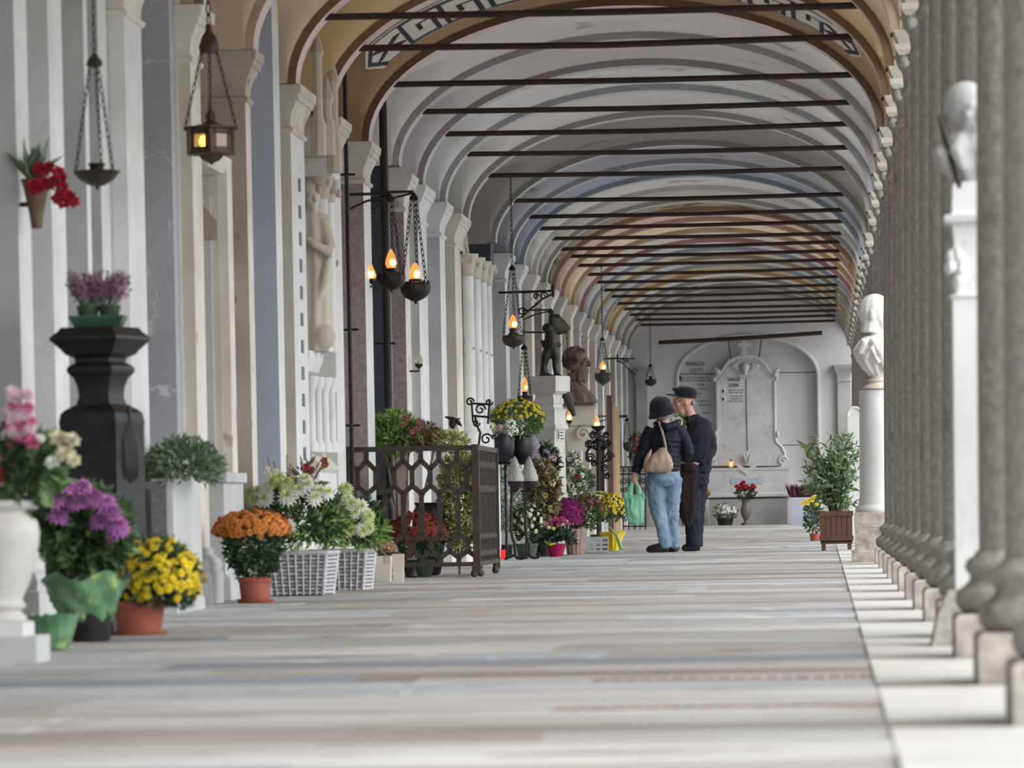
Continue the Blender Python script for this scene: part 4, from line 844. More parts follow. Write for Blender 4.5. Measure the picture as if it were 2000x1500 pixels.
# ---- hanging lamps
M['amber'] = mat('amber_lamp_glass', (240, 186, 116), (226, 160, 84), 20, .2, trans=.5, emit=.16); M['flame'] = mat('glowing_bulb', (255, 200, 100), None, emit=5.0); M['clear'] = mat('clear_lamp_glass', (226, 218, 206), (206, 198, 186), 20, .15, trans=.55)
_link = None
def chain(t, a, b, L=.05, r=.004, w=.011, m=None):
    if L < .046: r, w = .0028, .0075
    a = Vector(a); b = Vector(b); n = max(2, int((b - a).length / (L * .8))); s = MB(); d = (b - a).normalized(); x = d.orthogonal().normalized(); y = d.cross(x)
    for k in range(n):
        c = a.lerp(b, (k + .5) / n); u = x if k % 2 else y; pts = [c + u * (w * cos(q * pi / 4)) + d * (L * .5 * sin(q * pi / 4)) for q in range(9)]; s.tube(pts, r, 4)
    return s.build('chain', m or M['black_iron'], t)
def lamp(px, Y, lb, top, ring, rim, bot, Rpx, lit=None, cup=None, m=None, bracket=None, cat='lamp', nch=3, ribs=True, L=.05, shallow=False):
    m = m or M['black_iron']; S = Spot(px, Y, at(px, bot, Y).z, bot); t = thing('hanging_lamp', lb, cat, S.o); R = Rpx / S.s
    zr = S.l(px, ring).z; zz = S.l(px, rim).z; ztop = S.l(px, top).z if top is not None else 3.74 - S.o.z
    prof = [(.004, 0), (R * .12, .012), (R * .10, .02), (R * .30, zz * .16), (R * .70, zz * .30), (R * .95, zz * .50), (R, zz * .72), (R * .98, zz * .9), (R * .85, zz), (R * .5, zz * 1.04), (R * .42, zz * 1.15)]
    if shallow: prof = [(.004, 0), (R * .08, .015), (R * .35, zz * .30), (R * .75, zz * .62), (R * .96, zz * .95), (R * 1.03, zz * 1.12), (R * .97, zz * 1.08), (R * .8, zz * .9), (R * .3, zz * .9)]; ribs = False
    s = MB(); s.lathe(prof, 16, flute=.06 if ribs else (.05 if shallow else 0))
    if ribs:
        for q in range(6): A = q * pi / 3 + .3; s.ell((R * .88 * cos(A), R * .88 * sin(A), zz * .82), R * .16, R * .16, zz * .3, 7, 5)
    s.build('bowl', m, t)
    zc_ = zz * 1.15
    if cup: zcup = S.l(px, cup).z; MB().lathe([(R * .42, zz), (R * .30, (zz + zcup) / 2), (R * .38, zcup), (0, zcup)], 12).build('cup', m, t); zc_ = zcup
    for q in range(nch):
        A = q * 2 * pi / nch - .6; chain(t, (.02 * cos(A), .02 * sin(A), zr), (R * .95 * cos(A), R * .95 * sin(A), zz * .95), L, m=m)
    MB().lathe([(.006, zr + .05), (.03, zr + .02), (.034, zr), (.006, zr - .01)], 10).build('ring_cap', m, t)
    if ztop > zr + .06: chain(t, (0, 0, zr + .03), (0, 0, ztop), L * 1.2, m=m)
    if lit:
        zf = S.l(px, lit).z; h = zf - zc_; r = R * .42
        MB().lathe([(r * .7, 0), (r, h * .25), (r * .85, h * .5), (r * .4, h * .85), (.002, h)], 12, (0, 0, zc_)).build('glass_flame', M['amber'], t); MB().ell((R * .12, -r * .6, zc_ + h * .28), r * .5, r * .5, r * .62, 10, 8).build('bulb', M['flame'], t)
    if bracket:
        bx, bz = bracket; s = MB(); s.tube([(0, 0, ztop), (bx, 0, ztop)], .010, 6); s.tube([(0, 0, ztop - .01), (bx * .6, 0, ztop - .05), (bx, 0, ztop - bz)], .008, 6); s.build('wall_bracket', m, t)
    return t
lamp(190, 17.9, 'unlit dark metal bowl lamp hanging on chains before white marble wall', None, 128, 338, 372, 46, None, 319, M['bronze'], L=.035, shallow=True)
lamp(765, 30.75, 'lit hanging lamp with amber flame, one nearer the dark slate panel', 378, 392, 535, 572, 27, 486, 524, bracket=(-.28, .10))
lamp(812, 32.2, 'lit hanging lamp with amber flame, one hanging slightly lower and farther', 374, 390, 552, 594, 29, 512, 545, bracket=(-.30, .12))
lamp(1003, 42.2, 'lit pointed bowl lamp on long chain above the yellow bowl flowers', None, 527, 655, 682, 22, 614, 641, M['bronze'], ribs=False)
lamp(1026, 44.2, 'lit lamp half hidden behind the dome of yellow chrysanthemums', 572, 682, 775, 800, 15, 735, 765)
lamp(1178, 58.0, 'green bronze lamp with twin lights hanging by the far pilasters', None, 665, 730, 754, 16, 705, 722, M['bronzeg'])
lamp(1271, 72.3, 'small unlit bowl lamp hanging before the end wall', None, 716, 742, 756, 11, None, 735)
lamp(1226, 64.0, 'small dark lamp hanging low behind the wrought-iron candelabra', 812, 822, 866, 884, 9, None, None, bracket=(-.5, .1))
lamp(1078, 47.0, 'dark bronze lamp with chains beside the winged bronze figure', 605, 612, 690, 700, 10, None, 684, M['bronze'], bracket=(-.3, .1))
# rusty box lamp on its chain
S = Spot(1110, 48.5, at(1110, 788, 48.5).z, 788); t = thing('box_lantern', 'rusty brown box lantern hanging on a long chain beside bearded bust', 'lamp', S.o); w = 8 / S.s; h = S.l(1110, 752).z
MB().rects(-w, w, -w, w, [(0, -.005), (.02, .004), (.03, 0), (h - .03, 0), (h - .02, .006), (h, .006)]).build('lantern_body', mat('rusty_sheet_metal', (110, 70, 52), (84, 52, 40), 12, .8), t, False); chain(t, (0, 0, h), (0, 0, S.l(1110, 650).z), .07); MB().tube([(-.06, 0, h + .06), (0, 0, h + .02), (.06, 0, h + .06)], .007, 5).build('hanger', M['black_iron'], t); z_ = S.l(1110, 650).z; MB().tube([(0, 0, z_), (-.55, 0, z_ + .02)], .01, 6).build('wall_bracket', M['black_iron'], t)
# hexagonal lantern
S = Spot(413, 21.4, at(413, 318, 21.4).z, 318); t = thing('hexagonal_lantern', 'hexagonal bronze lantern with amber lit pane hanging on crown chains', 'lamp', S.o); R = 57 / S.s; z0, z1, z2 = S.l(413, 301).z, S.l(413, 254).z, S.l(413, 247).z
BZ = mat('brown_bronze', (86, 72, 60), (62, 52, 44), 12, .5, metal=.4)
MB().lathe([(.004, -.01), (R * .1, .0), (R * .32, .012), (R * .42, z0 * .6), (R * .46, z0 * .8), (R * .86, z0 * .92), (R * .95, z0)], 6, ang=.65).build('lower_cone', BZ, t, False)
MB().lathe([(R * .9, z0 - .002), (R * .9, z0 + .012), (R * .82, z0 + .012)], 6, ang=.65).build('lower_rim', BZ, t, False)
MB().lathe([(R * .85, z1), (R * 1.06, z1 + .004), (R * 1.06, z1 + .012), (R * .7, z2), (R * .3, z2 + .012), (R * .16, z2 + .03), (R * .2, z2 + .05), (R * .08, z2 + .08), (.008, z2 + .13)], 6, ang=.65).build('roof', BZ, t, False)
for q in range(6):
    A = .65 + q * pi / 3; B = A + pi / 3; a = Vector((cos(A), sin(A), 0)) * R * .88; b = Vector((cos(B), sin(B), 0)) * R * .88; MB().tube([a + Vector((0, 0, z0)), a + Vector((0, 0, z1))], .009, 5).build('corner_post', BZ, t)
    for u, v, zA, zB in ((.12, .88, z0, z0 + .03), (.12, .88, z1 - .025, z1)):
        MB().add([a.lerp(b, u) + Vector((0, 0, zA)), a.lerp(b, v) + Vector((0, 0, zA)), a.lerp(b, v) + Vector((0, 0, zB)), a.lerp(b, u) + Vector((0, 0, zB))], [(0, 1, 2, 3)]).build('frame_strip', BZ, t, False)
    for u, v in ((.08, .26), (.74, .92)):
        MB().add([a.lerp(b, u) + Vector((0, 0, z0)), a.lerp(b, v) + Vector((0, 0, z0)), a.lerp(b, v) + Vector((0, 0, z1)), a.lerp(b, u) + Vector((0, 0, z1))], [(0, 1, 2, 3)]).build('frame_strip', BZ, t, False)
    a2, b2 = a * .96, b * .96; g = M['amber'] if q == 3 else M['clear']
    MB().add([a2 + Vector((0, 0, z0)), b2 + Vector((0, 0, z0)), b2 + Vector((0, 0, z1)), a2 + Vector((0, 0, z1))], [(0, 1, 2, 3)]).build('pane', g, t, False)
MB().ell((-.02, -.03, (z0 + z1) / 2), .022, .022, .03, 10, 8).build('bulb', M['flame'], t)
zk = S.l(413, 92).z; zk2 = S.l(413, 72).z
for q in (1, 3, 5): A = .65 + q * pi / 3; chain(t, (.035 * cos(A), .035 * sin(A), zk), (R * 1.02 * cos(A), R * 1.02 * sin(A), z1), .045)
MB().lathe([(.045, zk - .03), (.05, zk), (.035, zk2), (.015, zk2 + .03), (.015, zk2 + .06)], 12).build('chain_crown', BZ, t); chain(t, (0, 0, zk2 + .05), (0, 0, 3.55 - S.o.z), .07)
# small flames and sconces
def sconce(px, Y, lb, wx=-.2, lit=True, h=.09, py=540):
    S = Spot(px, Y, at(px, py, Y).z, py); t = thing('wall_sconce', lb, 'lamp', S.o); MB().tube([(wx, 0, -.05), (0, 0, -.05), (0, 0, -.01)], .007, 5).build('arm', M['black_iron'], t); MB().lathe([(.01, -.03), (.03, -.01), (.032, .005), (0, .006)], 10).build('cup', M['black_iron'], t)
    MB().lathe([(.026, .005), (.034, .03), (.022, h * .7), (.002, h + .02)], 10).build('glass_flame', M['amber'] if lit else M['clear'], t)
    if lit: MB().ell((.0, -.02, .035), .020, .020, .026, 8, 6).build('bulb', M['flame'], t)
sconce(726, 31.5, 'tiny lit amber flame peeping out behind the pink pilaster', -.25, py=546); sconce(818, 34.4, 'small unlit bulb sconce on the white pilaster', -.12, False, py=712); sconce(1112, 46.4, 'tiny lit bulb with grey bow on the side of the stele', -.05, py=822)
# scroll brackets
for (px, py, Y, L, lb) in ((1080, 568, 44.2, -.31, 'black scrolled iron bracket arm above the bronze figure'), (1206, 700, 66.0, .25, 'far black scrolled iron bracket near the end of the wall')):
    S = Spot(px, Y, at(px, py, Y).z, py); t = thing('iron_bracket', lb, 'bracket', S.o); MB().tube([(0, 0, -.06), (0, 0, .06)], .014, 6).build('back_plate', M['black_iron'], t); MB().tube([(0, 0, .0), (L, 0, -.01)], .011, 6).build('arm', M['black_iron'], t); MB().tube([(0, 0, -.03), (L * .35, 0, -.08), (L * .7, 0, -.17), (L * 1.05, 0, -.26)], .010, 6).build('strut', M['black_iron'], t)
    for f, r, z in ((.3, .04, -.05), (.55, .03, -.05), (1.0, .045, -.20)): MB().tube(scroll((L * f, 0, z), r, 1.3, 14), .008, 5).build('scroll', M['black_iron'], t)
    if L > 0: MB().tube([(0, 0, 0), (-.33, 0, 0)], .012, 6).build('wall_bar', M['black_iron'], t)
    else: MB().tube([(0, 0, 0), (-.55, .16, 0)], .012, 6).build('wall_bar', M['black_iron'], t)

# ---- wall vase with red flowers
S = Spot(72, 17.65, at(72, 446, 17.65).z, 446); t = thing('wall_vase', 'bronze cone vase on the wall with red artificial flowers', 'vase', S.o)
zt = S.l(72, 350).z; MB().lathe([(.022, 0), (.03, zt * .3), (.052, zt * .85), (.062, zt), (.05, zt), (0, zt * .95)], 14).build('cone', mat('aged_brass', (128, 112, 88), (98, 86, 68), 10, .55, metal=.4), t); MB().tube([(-.07, .02, zt * .5), (0, .02, zt * .5)], .01, 5).build('wall_hook', M['black_iron'], t)
s = MB()
for k in range(26): leaf(s, Vector((-.01, 0, zt)) + rv() * .02, Vector((rnd.uniform(-.4, .5), rnd.uniform(-.4, .2), rnd.uniform(.4, 1.1))), rv(), rnd.uniform(.08, .17), .035)
foliage(t, s, M['leafgrey'])
for px, py in ((82, 332), (92, 336), (100, 330), (70, 362), (80, 366), (90, 360), (100, 362), (108, 358), (118, 340), (122, 352), (125, 370), (118, 390), (128, 396), (140, 388), (146, 396), (74, 372)): link('blossom', blossom('rose', .030, M['red']), t, S.l(px, py, -.05)).rotation_euler = (rnd.uniform(.6, 1.4), rnd.uniform(-.6, .6), 0)
stems(t, (0, 0, zt), [S.l(90, 340), S.l(120, 350), S.l(145, 392)], .004, M['leaf2'])

# ---- marble stele with bronze winged figure
S = Spot(1076, 45.1); t = thing('marble_stele', 'white marble stele pedestal with moulded neck and little inscription plate', 'stele', S.o, radians(-24)); z = lambda py: S.l(1076, py).z
w = .115
MB().rects(-w, w, -w, w, [(0, .05), (.25, .05), (.27, .02), (z(965), .015), (z(960), .005), (z(850), 0), (z(842), .004), (z(838), .025), (z(832), .028), (z(828), .01), (z(806), .008), (z(800), .02), (z(797), -.01), (z(790), -.012), (z(788), -.002), (z(780), -.004), (z(776), -.018), (z(771), -.012), (z(769), .02), (z(765), .045), (z(740), .048), (z(735), .044)]).build('pedestal', mat('warm_white_marble', (222, 219, 212), (200, 195, 186), 4, .6), t, True, 25)
MB().box(w, w + .012, -.07, .08, z(862), z(834)).build('plate', M['white'], t, False)
for k in range(4): MB().box(w + .0125, w + .014, -.02 + .01 * (k % 2), .07 - .012 * (k % 3), z(838 + 6 * k + 2.5), z(838 + 6 * k)).build('inscription_line', M['joint'], t, False)
MB().box(w + .0125, w + .014, -.06, -.035, z(858), z(842)).build('photo_oval', M['slate'], t, False)
S2 = Spot(1084, 45.1, S.o.z + z(735)); t = thing('bronze_figure', 'dark bronze winged child figure striding on top of the stele', 'statue', S2.o)
q = lambda px, py, dy=0: S2.l(px, py, dy)
s = MB(); s.tube([q(1063, 733), q(1062, 715), q(1066, 695), q(1072, 682)], [.05, .035, .05, .055], 10); s.tube([q(1088, 733), q(1084, 715), q(1086, 695), q(1080, 680)], [.03, .03, .045, .055], 10)
etube(s, [q(1076, 700), q(1076, 685), q(1077, 670), q(1076, 655), q(1075, 645)], [(.02, .02), (.06, .05), (.075, .06), (.065, .055), (.05, .045)], 14)
s.tube([q(1070, 672), q(1062, 674), q(1057, 664)], [.035, .028, .012], 8); s.tube([q(1082, 672), q(1090, 674), q(1095, 671)], [.035, .03, .022], 8)
headmb(s, q(1072, 645), 1.2, .55, hair=1.2); s.ell(q(1066, 735), .08, .07, .03); s.ell(q(1090, 735), .05, .05, .02)
remesh(s.build('figure', M['bronze'], t), .009, 2)
s = MB(); r0 = q(1080, 652, .03)
for k in range(11):
    f = k / 10; tip = q(1076 + 38 * f, 606 + 14 * f + 12 * f * f + 14 * abs(f - .4), .02 + .006 * k); s.tube([r0, r0.lerp(tip, .4), r0.lerp(tip, .8), tip], [.02, .034, .030, .008], 6)
remesh(s.build('raised_wing', M['bronze'], t), .008, 1)
s = MB(); s.tube([q(1088, 733, .05), q(1098, 752, .08), q(1108, 778, .1), q(1120, 812, .12)], [.035, .045, .055, .02], 8); s.build('trailing_cloak', M['bronze'], t)
# ---- bearded bust on a wall console
S = Spot(1128, 53.5, at(1128, 790, 53.5).z, 790); t = thing('bearded_bust', 'brown weathered bust of a bearded man in a cloak on wall console', 'bust', S.o); q = lambda px, py, dy=0: S.l(px, py, dy)
s = MB(); headmb(s, q(1126, 707), 1.3, 1.55, beard=.78, hair=1.02); s.tube([q(1121, 728), q(1120, 752)], [.07, .085], 10)
etube(s, [q(1128, 788), q(1127, 775), q(1123, 760), q(1120, 748), q(1120, 738)], [(.24, .16), (.21, .15), (.15, .13), (.09, .09), (.06, .07)], 36, .07, 9)
remesh(s.build('bust', M['claybust'], t), .008, 0)
s = MB(); Rb = Euler((0, 0, 1.3)).to_matrix(); hc_ = q(1126, 707)
for v in dome(70, -.55, .15):
    if v.y < -.35 and v.z < .62: continue
    s.ell(hc_ + Rb @ (Vector((v.x * .118, v.y * .145 + .015, v.z * .150 + .02))), .028, .028, .028, 7, 5)
s.build('hair_curls', mat('dark_brown_patina', (72, 60, 54), (56, 46, 42), 12, .7), t)
s = MB()
for k in range(36):
    a_ = rnd.uniform(-1.2, 1.2); s.ell(hc_ + Rb @ Vector((.085 * sin(a_), -.10 * cos(a_) - .02, -.135 - rnd.random() * .09)), .022, .022, .035, 6, 5)
s.build('beard', M['claybust'], t); MB().box(-.19, .2, -.12, .12, -.02, .01).build('bust_base', M['claybust'], t, False)
S = Spot(1130, 53.6, at(1128, 792, 53.6).z - .0, 792); t = thing('stone_console', 'pale stone bracket console with volute carrying the bearded bust', 'console', S.o); q = lambda py: S.l(1128, py).z
MB().rects(-.22, .20, -.12, .14, [(q(880), -.09), (q(860), -.07), (q(834), -.05), (q(830), .0), (q(800), .0), (q(796), .02), (q(793), .025)]).build('block', M['beige'], t, False); MB().tube(scroll((.05, -.11, q(848)), .085, 1.5, 18), .02, 6).build('volute', M['beige'], t); MB().box(-.45, -.2, -.1, .14, q(860), q(798)).build('wall_tail', M['beige'], t, False)

# ---- wrought-iron candelabra and the far grave fence
S = Spot(1169, 51.5); t = thing('iron_candelabra', 'tall black wrought-iron candelabra with scroll arms and one lit bulb', 'candelabra', S.o); q = lambda px, py, dy=0: S.l(px, py, dy)
MB().tube([(0, 0, 0), q(1169, 842)], .03, 8).build('post', M['black_iron'], t); MB().tube([q(1178, 1000), q(1178, 850)], .02, 6).build('second_post', M['black_iron'], t)
s = MB(); s.lathe([(.02, 0), (.07, .03), (.09, .06), (.02, .06)], 10, q(1168, 842)); s.build('drip_pan', M['black_iron'], t)
for px, r, py in ((1150, .05, 868), (1187, .05, 868), (1158, .045, 850), (1184, .04, 850), (1152, .06, 895), (1190, .06, 893), (1180, .05, 915), (1186, .04, 930), (1160, .04, 905)): MB().tube(scroll(q(px, py), r, 1.6, 16), .011, 5).build('scroll', M['black_iron'], t)
for sg in (-1, 1): MB().tube([q(1169, 880), q(1169 + sg * 16, 872), q(1169 + sg * 24, 885), q(1169 + sg * 22, 898), q(1169, 905)], .016, 6).build('arm', M['black_iron'], t)
s = MB()
for k in range(40): v = rv(); leaf(s, q(1169 + v.x * 18, 866 + v.z * 10, v.y * .08), rv(), rv(), .08, .05)
s.build('iron_leaves', M['black_iron'], t, False); MB().lathe([(.03, 0), (.04, .05), (.02, .12), (.002, .17)], 10, q(1166, 838)).build('glass_flame', M['amber'], t); MB().ell(q(1166, 830, -.03), .026, .026, .035, 8, 6).build('bulb', M['flame'], t)
for A in range(3): MB().tube([(0, 0, .12), (.22 * cos(A * 2.1 + .5), .22 * sin(A * 2.1 + .5), .012)], .018, 6).build('foot', M['black_iron'], t)
Y2 = 69.0; S = Spot(1225, Y2); t = thing('scrollwork_fence', 'black scrollwork grave fence in the distance behind green bag', 'fence', S.o); q = lambda px, py, dy=0: S.l(px, py, dy)
for py in (912, 926, 1028): a, b = q(1182, py), q(1262, py); MB().tube([a, b], .012, 6).build('rail', M['black_iron'], t)
for k in range(8): px = 1184 + k * 11; b = q(px, 912); MB().tube([(q(px, 1030).x, 0, 0), b], .012, 6).build('upright', M['black_iron'], t)
for k in range(7):
    for py in (940, 958, 976, 994, 1012): MB().tube(scroll(q(1189 + k * 11, py), .05, 1.4, 12, k + py, 1 if k % 2 else -1), .010, 4).build('scroll', M['black_iron'], t)
    MB().tube(scroll(q(1189 + k * 11, 919), .04, 1.0, 10), .008, 4).build('scroll', M['black_iron'], t)
t, S = lowplant(1245, 930, 70.2, 'red_white_arrangement', 'red and white flower arrangement behind the far scrollwork fence', (8, 30, M['beige']), (1246, 880), 14, 34, M['leafgrey'], 300, (.10, .05), [M['red'], M['wht'], M['dusty']], 26, .055, 'rose', -.7)
for i, (p0, p1, c, lb) in enumerate(((1186, 1197, (108, 84, 72), 'dark brown wooden board leaning at the far wall'), (1198, 1204, (222, 196, 176), 'pale pinkish wooden board leaning at the far wall'), (1204, 1210, (222, 190, 120), 'yellow pine board leaning at the far wall'))):
    Y = 63.5 + .1 * i; a, b = at(p0, 900, Y), at(p1, 900, Y); zt = at(p0, 772 + 14 * min(i, 1) + 4 * i, Y).z; f = fz(Y); s = MB(); s.box(a.x, b.x, Y, Y + .04, f, zt); tag(s.build('wooden_board', mat('board_wood', c, tuple(int(v * .85) for v in c), 8, .7, stretch=(1, 1, .1)), None, False), lb, 'board')
# ================================================================== the couple
M['skin'] = mat('skin', (206, 160, 140), (188, 138, 120), 20, .55, local=True); M['navy'] = mat('navy_quilted_nylon', (21, 23, 33), (28, 30, 42), 8, .62, local=True, spec=.25); M['navy2'] = mat('dark_navy_wool', (17, 19, 29), (23, 26, 37), 30, .85, local=True); M['jean'] = mat('light_blue_denim', (128, 149, 168), (100, 124, 146), 9, .9, .2, 120, local=True, stretch=(1, 1, .4)); M['dkjean'] = mat('dark_navy_denim', (28, 34, 50), (20, 25, 38), 9, .9, local=True)
M['hat'] = mat('black_navy_felt', (15, 16, 23), (22, 23, 31), 40, .95, local=True, sheen=.3); M['shoe'] = mat('dark_brown_leather', (44, 34, 34), (34, 26, 26), 12, .45, local=True); M['bagb'] = mat('beige_soft_leather', (176, 152, 134), (152, 128, 112), 10, .6, .2, 30, local=True); M['gbag'] = mat('mint_green_plastic_film', (134, 196, 164), (108, 174, 140), 9, .3, .4, 14, local=True, spec=.5); M['maroon'] = mat('dark_maroon_cloth', (34, 20, 22), (26, 15, 17), 14, .9, local=True); M['hair'] = mat('grey_hair', (150, 140, 132), (122, 114, 108), 60, .8, local=True)
def hand(s, wrist, d, palm_n, k=1.0, curl=.6):
    """Palm, four curled fingers and a thumb growing from the wrist."""
    w = Vector(wrist); d = Vector(d).normalized(); n = Vector(palm_n); n = (n - d * n.dot(d)).normalized(); sd = d.cross(n)
    s.tube([w - d * .03, w + d * .02, w + d * .06, w + d * .085], [.026 * k, .030 * k, .034 * k, .030 * k], 10)
    for i, L in enumerate((.065, .075, .070, .055)):
        b = w + d * .075 + sd * ((i - 1.5) * .019 * k); p1 = b + d * L * .5 * k + n * .012; p2 = p1 + (d * (1 - curl) + n * curl) * L * .4 * k; p3 = p2 + (d * (.4 - curl) + n * 1.0).normalized() * L * .35 * k; s.tube([b, p1, p2, p3], [.0095, .009, .0085, .007], 7)
    b = w + d * .02 - sd * .026; s.tube([b, b - sd * .022 + d * .02 + n * .01, b - sd * .02 + d * .045 + n * .03], [.013, .011, .008], 7)
def crumple(o, scale, strength, sub=0):
    if sub: m = o.modifiers.new('subdivision', 'SUBSURF'); m.levels = sub; m.render_levels = sub
    tx = bpy.data.textures.new('cloth_folds', 'CLOUDS'); tx.noise_scale = scale; tx.noise_depth = 2
    d = o.modifiers.new('folds', 'DISPLACE'); d.texture = tx; d.strength = strength; d.mid_level = 0.5; d.texture_coords = 'LOCAL'; return o
def foot(s, heel, dirv, L=.26, w=.048, h=.07):
    hx = Vector(heel); d = Vector(dirv).normalized(); s.tube([hx + Vector((0, 0, .045)) - d * .01, hx + d * L * .3 + Vector((0, 0, .05)), hx + d * L * .65 + Vector((0, 0, .04)), hx + d * L * .9 + Vector((0, 0, .03)), hx + d * L + Vector((0, 0, .025))], [.040, .046, .042, .032, .014], 12)
def quilt(mb, pts, rad, n=26, step=.045, amp=.09, fold=.0):
    P = []; R = []
    for k in range(len(pts) - 1):
        a, b = Vector(pts[k]), Vector(pts[k + 1]); m = max(2, int((b - a).length / .011))
        for i in range(m): f = i / m; P.append(a.lerp(b, f)); R.append((rad[k][0] + (rad[k + 1][0] - rad[k][0]) * f, rad[k][1] + (rad[k + 1][1] - rad[k][1]) * f))
    P.append(Vector(pts[-1])); R.append(rad[-1]); dist = 0; out = []
    for k in range(len(P)):
        if k: dist += (P[k] - P[k - 1]).length
        g = 1 + amp * (abs(sin(pi * dist / step)) ** .6 - .6); out.append((R[k][0] * g, R[k][1] * g))
    rings = []
    for k, p in enumerate(P):
        tan = (P[min(k + 1, len(P) - 1)] - P[max(k - 1, 0)]).normalized()
        X = Vector((1, 0, 0)); X = (X - tan * X.dot(tan)); X = X.normalized() if X.length > .2 else tan.orthogonal().normalized(); Yv = tan.cross(X)
        rings.append([p + X * out[k][0] * cos(2 * pi * i / n) + Yv * out[k][1] * sin(2 * pi * i / n) for i in range(n)])
    return mb.loft(rings)

# ------------------------------------------------ woman
S = Spot(1300, 44.9); W = lambda px, py, dy=0: S.l(px, py, dy)
yawW = radians(-205)        # she looks away, towards the wall and the man
b = MB()
headmb(b, W(1291, 800), radians(150), .98); b.tube([W(1295, 812), W(1298, 832)], [.05, .055], 10)
etube(b, [W(1297, 925), W(1296, 905), W(1298, 880), W(1299, 850), W(1299, 836), W(1298, 828)], [(.15, .11), (.15, .11), (.135, .10), (.15, .10), (.12, .08), (.05, .05)], 18)
b.tube([W(1272, 842), W(1256, 880, -.02), W(1241, 922, -.06)], [.045, .038, .028], 10); b.tube([W(1326, 842), W(1344, 880, .02), W(1336, 900, .14)], [.045, .038, .03], 10)
hand(b, W(1241, 926, -.06), (-.12, -.05, -1), (.9, .2, 0), 1.0, .85); hand(b, W(1336, 900, .15), (-.5, .8, .1), (0, 0, 1))
b.tube([W(1281, 925), W(1284, 1000), W(1302, 1062)], [.078, .055, .038], 12); b.tube([W(1313, 925, .05), W(1312, 1000, .06), W(1317, 1062, .08)], [.078, .055, .038], 12)
b.tube([W(1302, 1062), W(1303, 1068), W(1280, 1074)], [.036, .034, .02], 8); b.tube([W(1317, 1062, .08), W(1318, 1068, .1), W(1306, 1073, .16)], [.036, .034, .02], 8)
wo = b.build('person', M['skin'], None, loc=S.o); remesh(wo, .008, 2); tag(wo, 'woman in navy quilted jacket, bucket hat and light jeans seen from behind', 'person')
s = MB(); quilt(s, [W(1295, 922), W(1295, 905), W(1297, 880), W(1299, 855), W(1299, 838), W(1298, 828)], [(.172, .135), (.175, .14), (.165, .125), (.182, .125), (.155, .105), (.075, .075)], 30, .05)
quilt(s, [W(1273, 836), W(1263, 858), W(1254, 885, -.02), W(1247, 905, -.04), W(1241, 924, -.06)], [(.065, .07), (.07, .07), (.062, .062), (.055, .055), (.045, .045)], 18, .05)
quilt(s, [W(1324, 836), W(1335, 858), W(1344, 882, .02), W(1338, 897, .12)], [(.065, .07), (.07, .07), (.062, .062), (.05, .05)], 18, .05)
s.tube([W(1280, 828, .04), W(1288, 832, -.07), W(1304, 836, -.12), W(1320, 830, -.08), W(1326, 824, .03)], [.03, .045, .05, .045, .03], 10)
crumple(remesh(s.build('jacket', M['navy'], wo), .008, 1), .05, .014)
s = MB(); etube(s, [W(1296, 912), W(1296, 925), W(1297, 938), W(1297, 950)], [(.155, .125), (.170, .14), (.168, .145), (.13, .11)], 24)
quilt(s, [W(1280, 932), W(1281, 965), W(1285, 1000), W(1294, 1032), W(1301, 1070)], [(.100, .105), (.092, .098), (.076, .08), (.066, .068), (.058, .062)], 20, .09, .035); quilt(s, [W(1313, 932, .04), W(1312, 965, .05), W(1311, 1000, .06), W(1314, 1032, .07), W(1317, 1070, .08)], [(.100, .105), (.09, .098), (.074, .08), (.064, .068), (.056, .062)], 20, .09, .035)
crumple(remesh(s.build('jeans', M['jean'], wo), .009, 2), .075, .035)
R = Euler((radians(9), radians(-13), 0)).to_matrix().to_4x4(); s = MB(); s.lathe([(.125, -.085), (.148, -.102), (.151, -.086), (.122, -.035), (.120, -.005), (.110, .032), (.090, .064), (.060, .086), (.030, .097), (.004, .100)], 28); s.v = [tuple(R @ Vector(v) + W(1290, 793)) for v in s.v]; crumple(s.build('bucket_hat', M['hat'], wo, True, 60), .07, .025, 1); s = MB(); s.tube([(.116 * cos(2 * pi * i / 24), .116 * sin(2 * pi * i / 24), -.018) for i in range(25)], .008, 5); s.v = [tuple(R @ Vector(v) + W(1290, 793)) for v in s.v]; s.build('hat_band', M['navy'], wo)
s = MB(); s.ell(W(1293, 810, -.02), .075, .075, .07); s.build('hair', M['hair'], wo)
for px, dy, L, d in ((1306, 0, .22, (-1, .05, 0)), (1322, .10, .19, (-.75, .5, 0))):
    s = MB(); h = W(px, 1075, dy); h.z = 0.0; d = Vector(d).normalized(); s.tube([h + Vector((0, 0, .05)), h + d * L * .3 + Vector((0, 0, .052)), h + d * L * .65 + Vector((0, 0, .042)), h + d * L * .92 + Vector((0, 0, .034)), h + d * L * 1.03 + Vector((0, 0, .028))], [.046, .052, .048, .038, .015], 12); s.v = [(v[0], v[1], max(v[2], .004)) for v in s.v]; s.build('shoe', M['shoe'], wo)
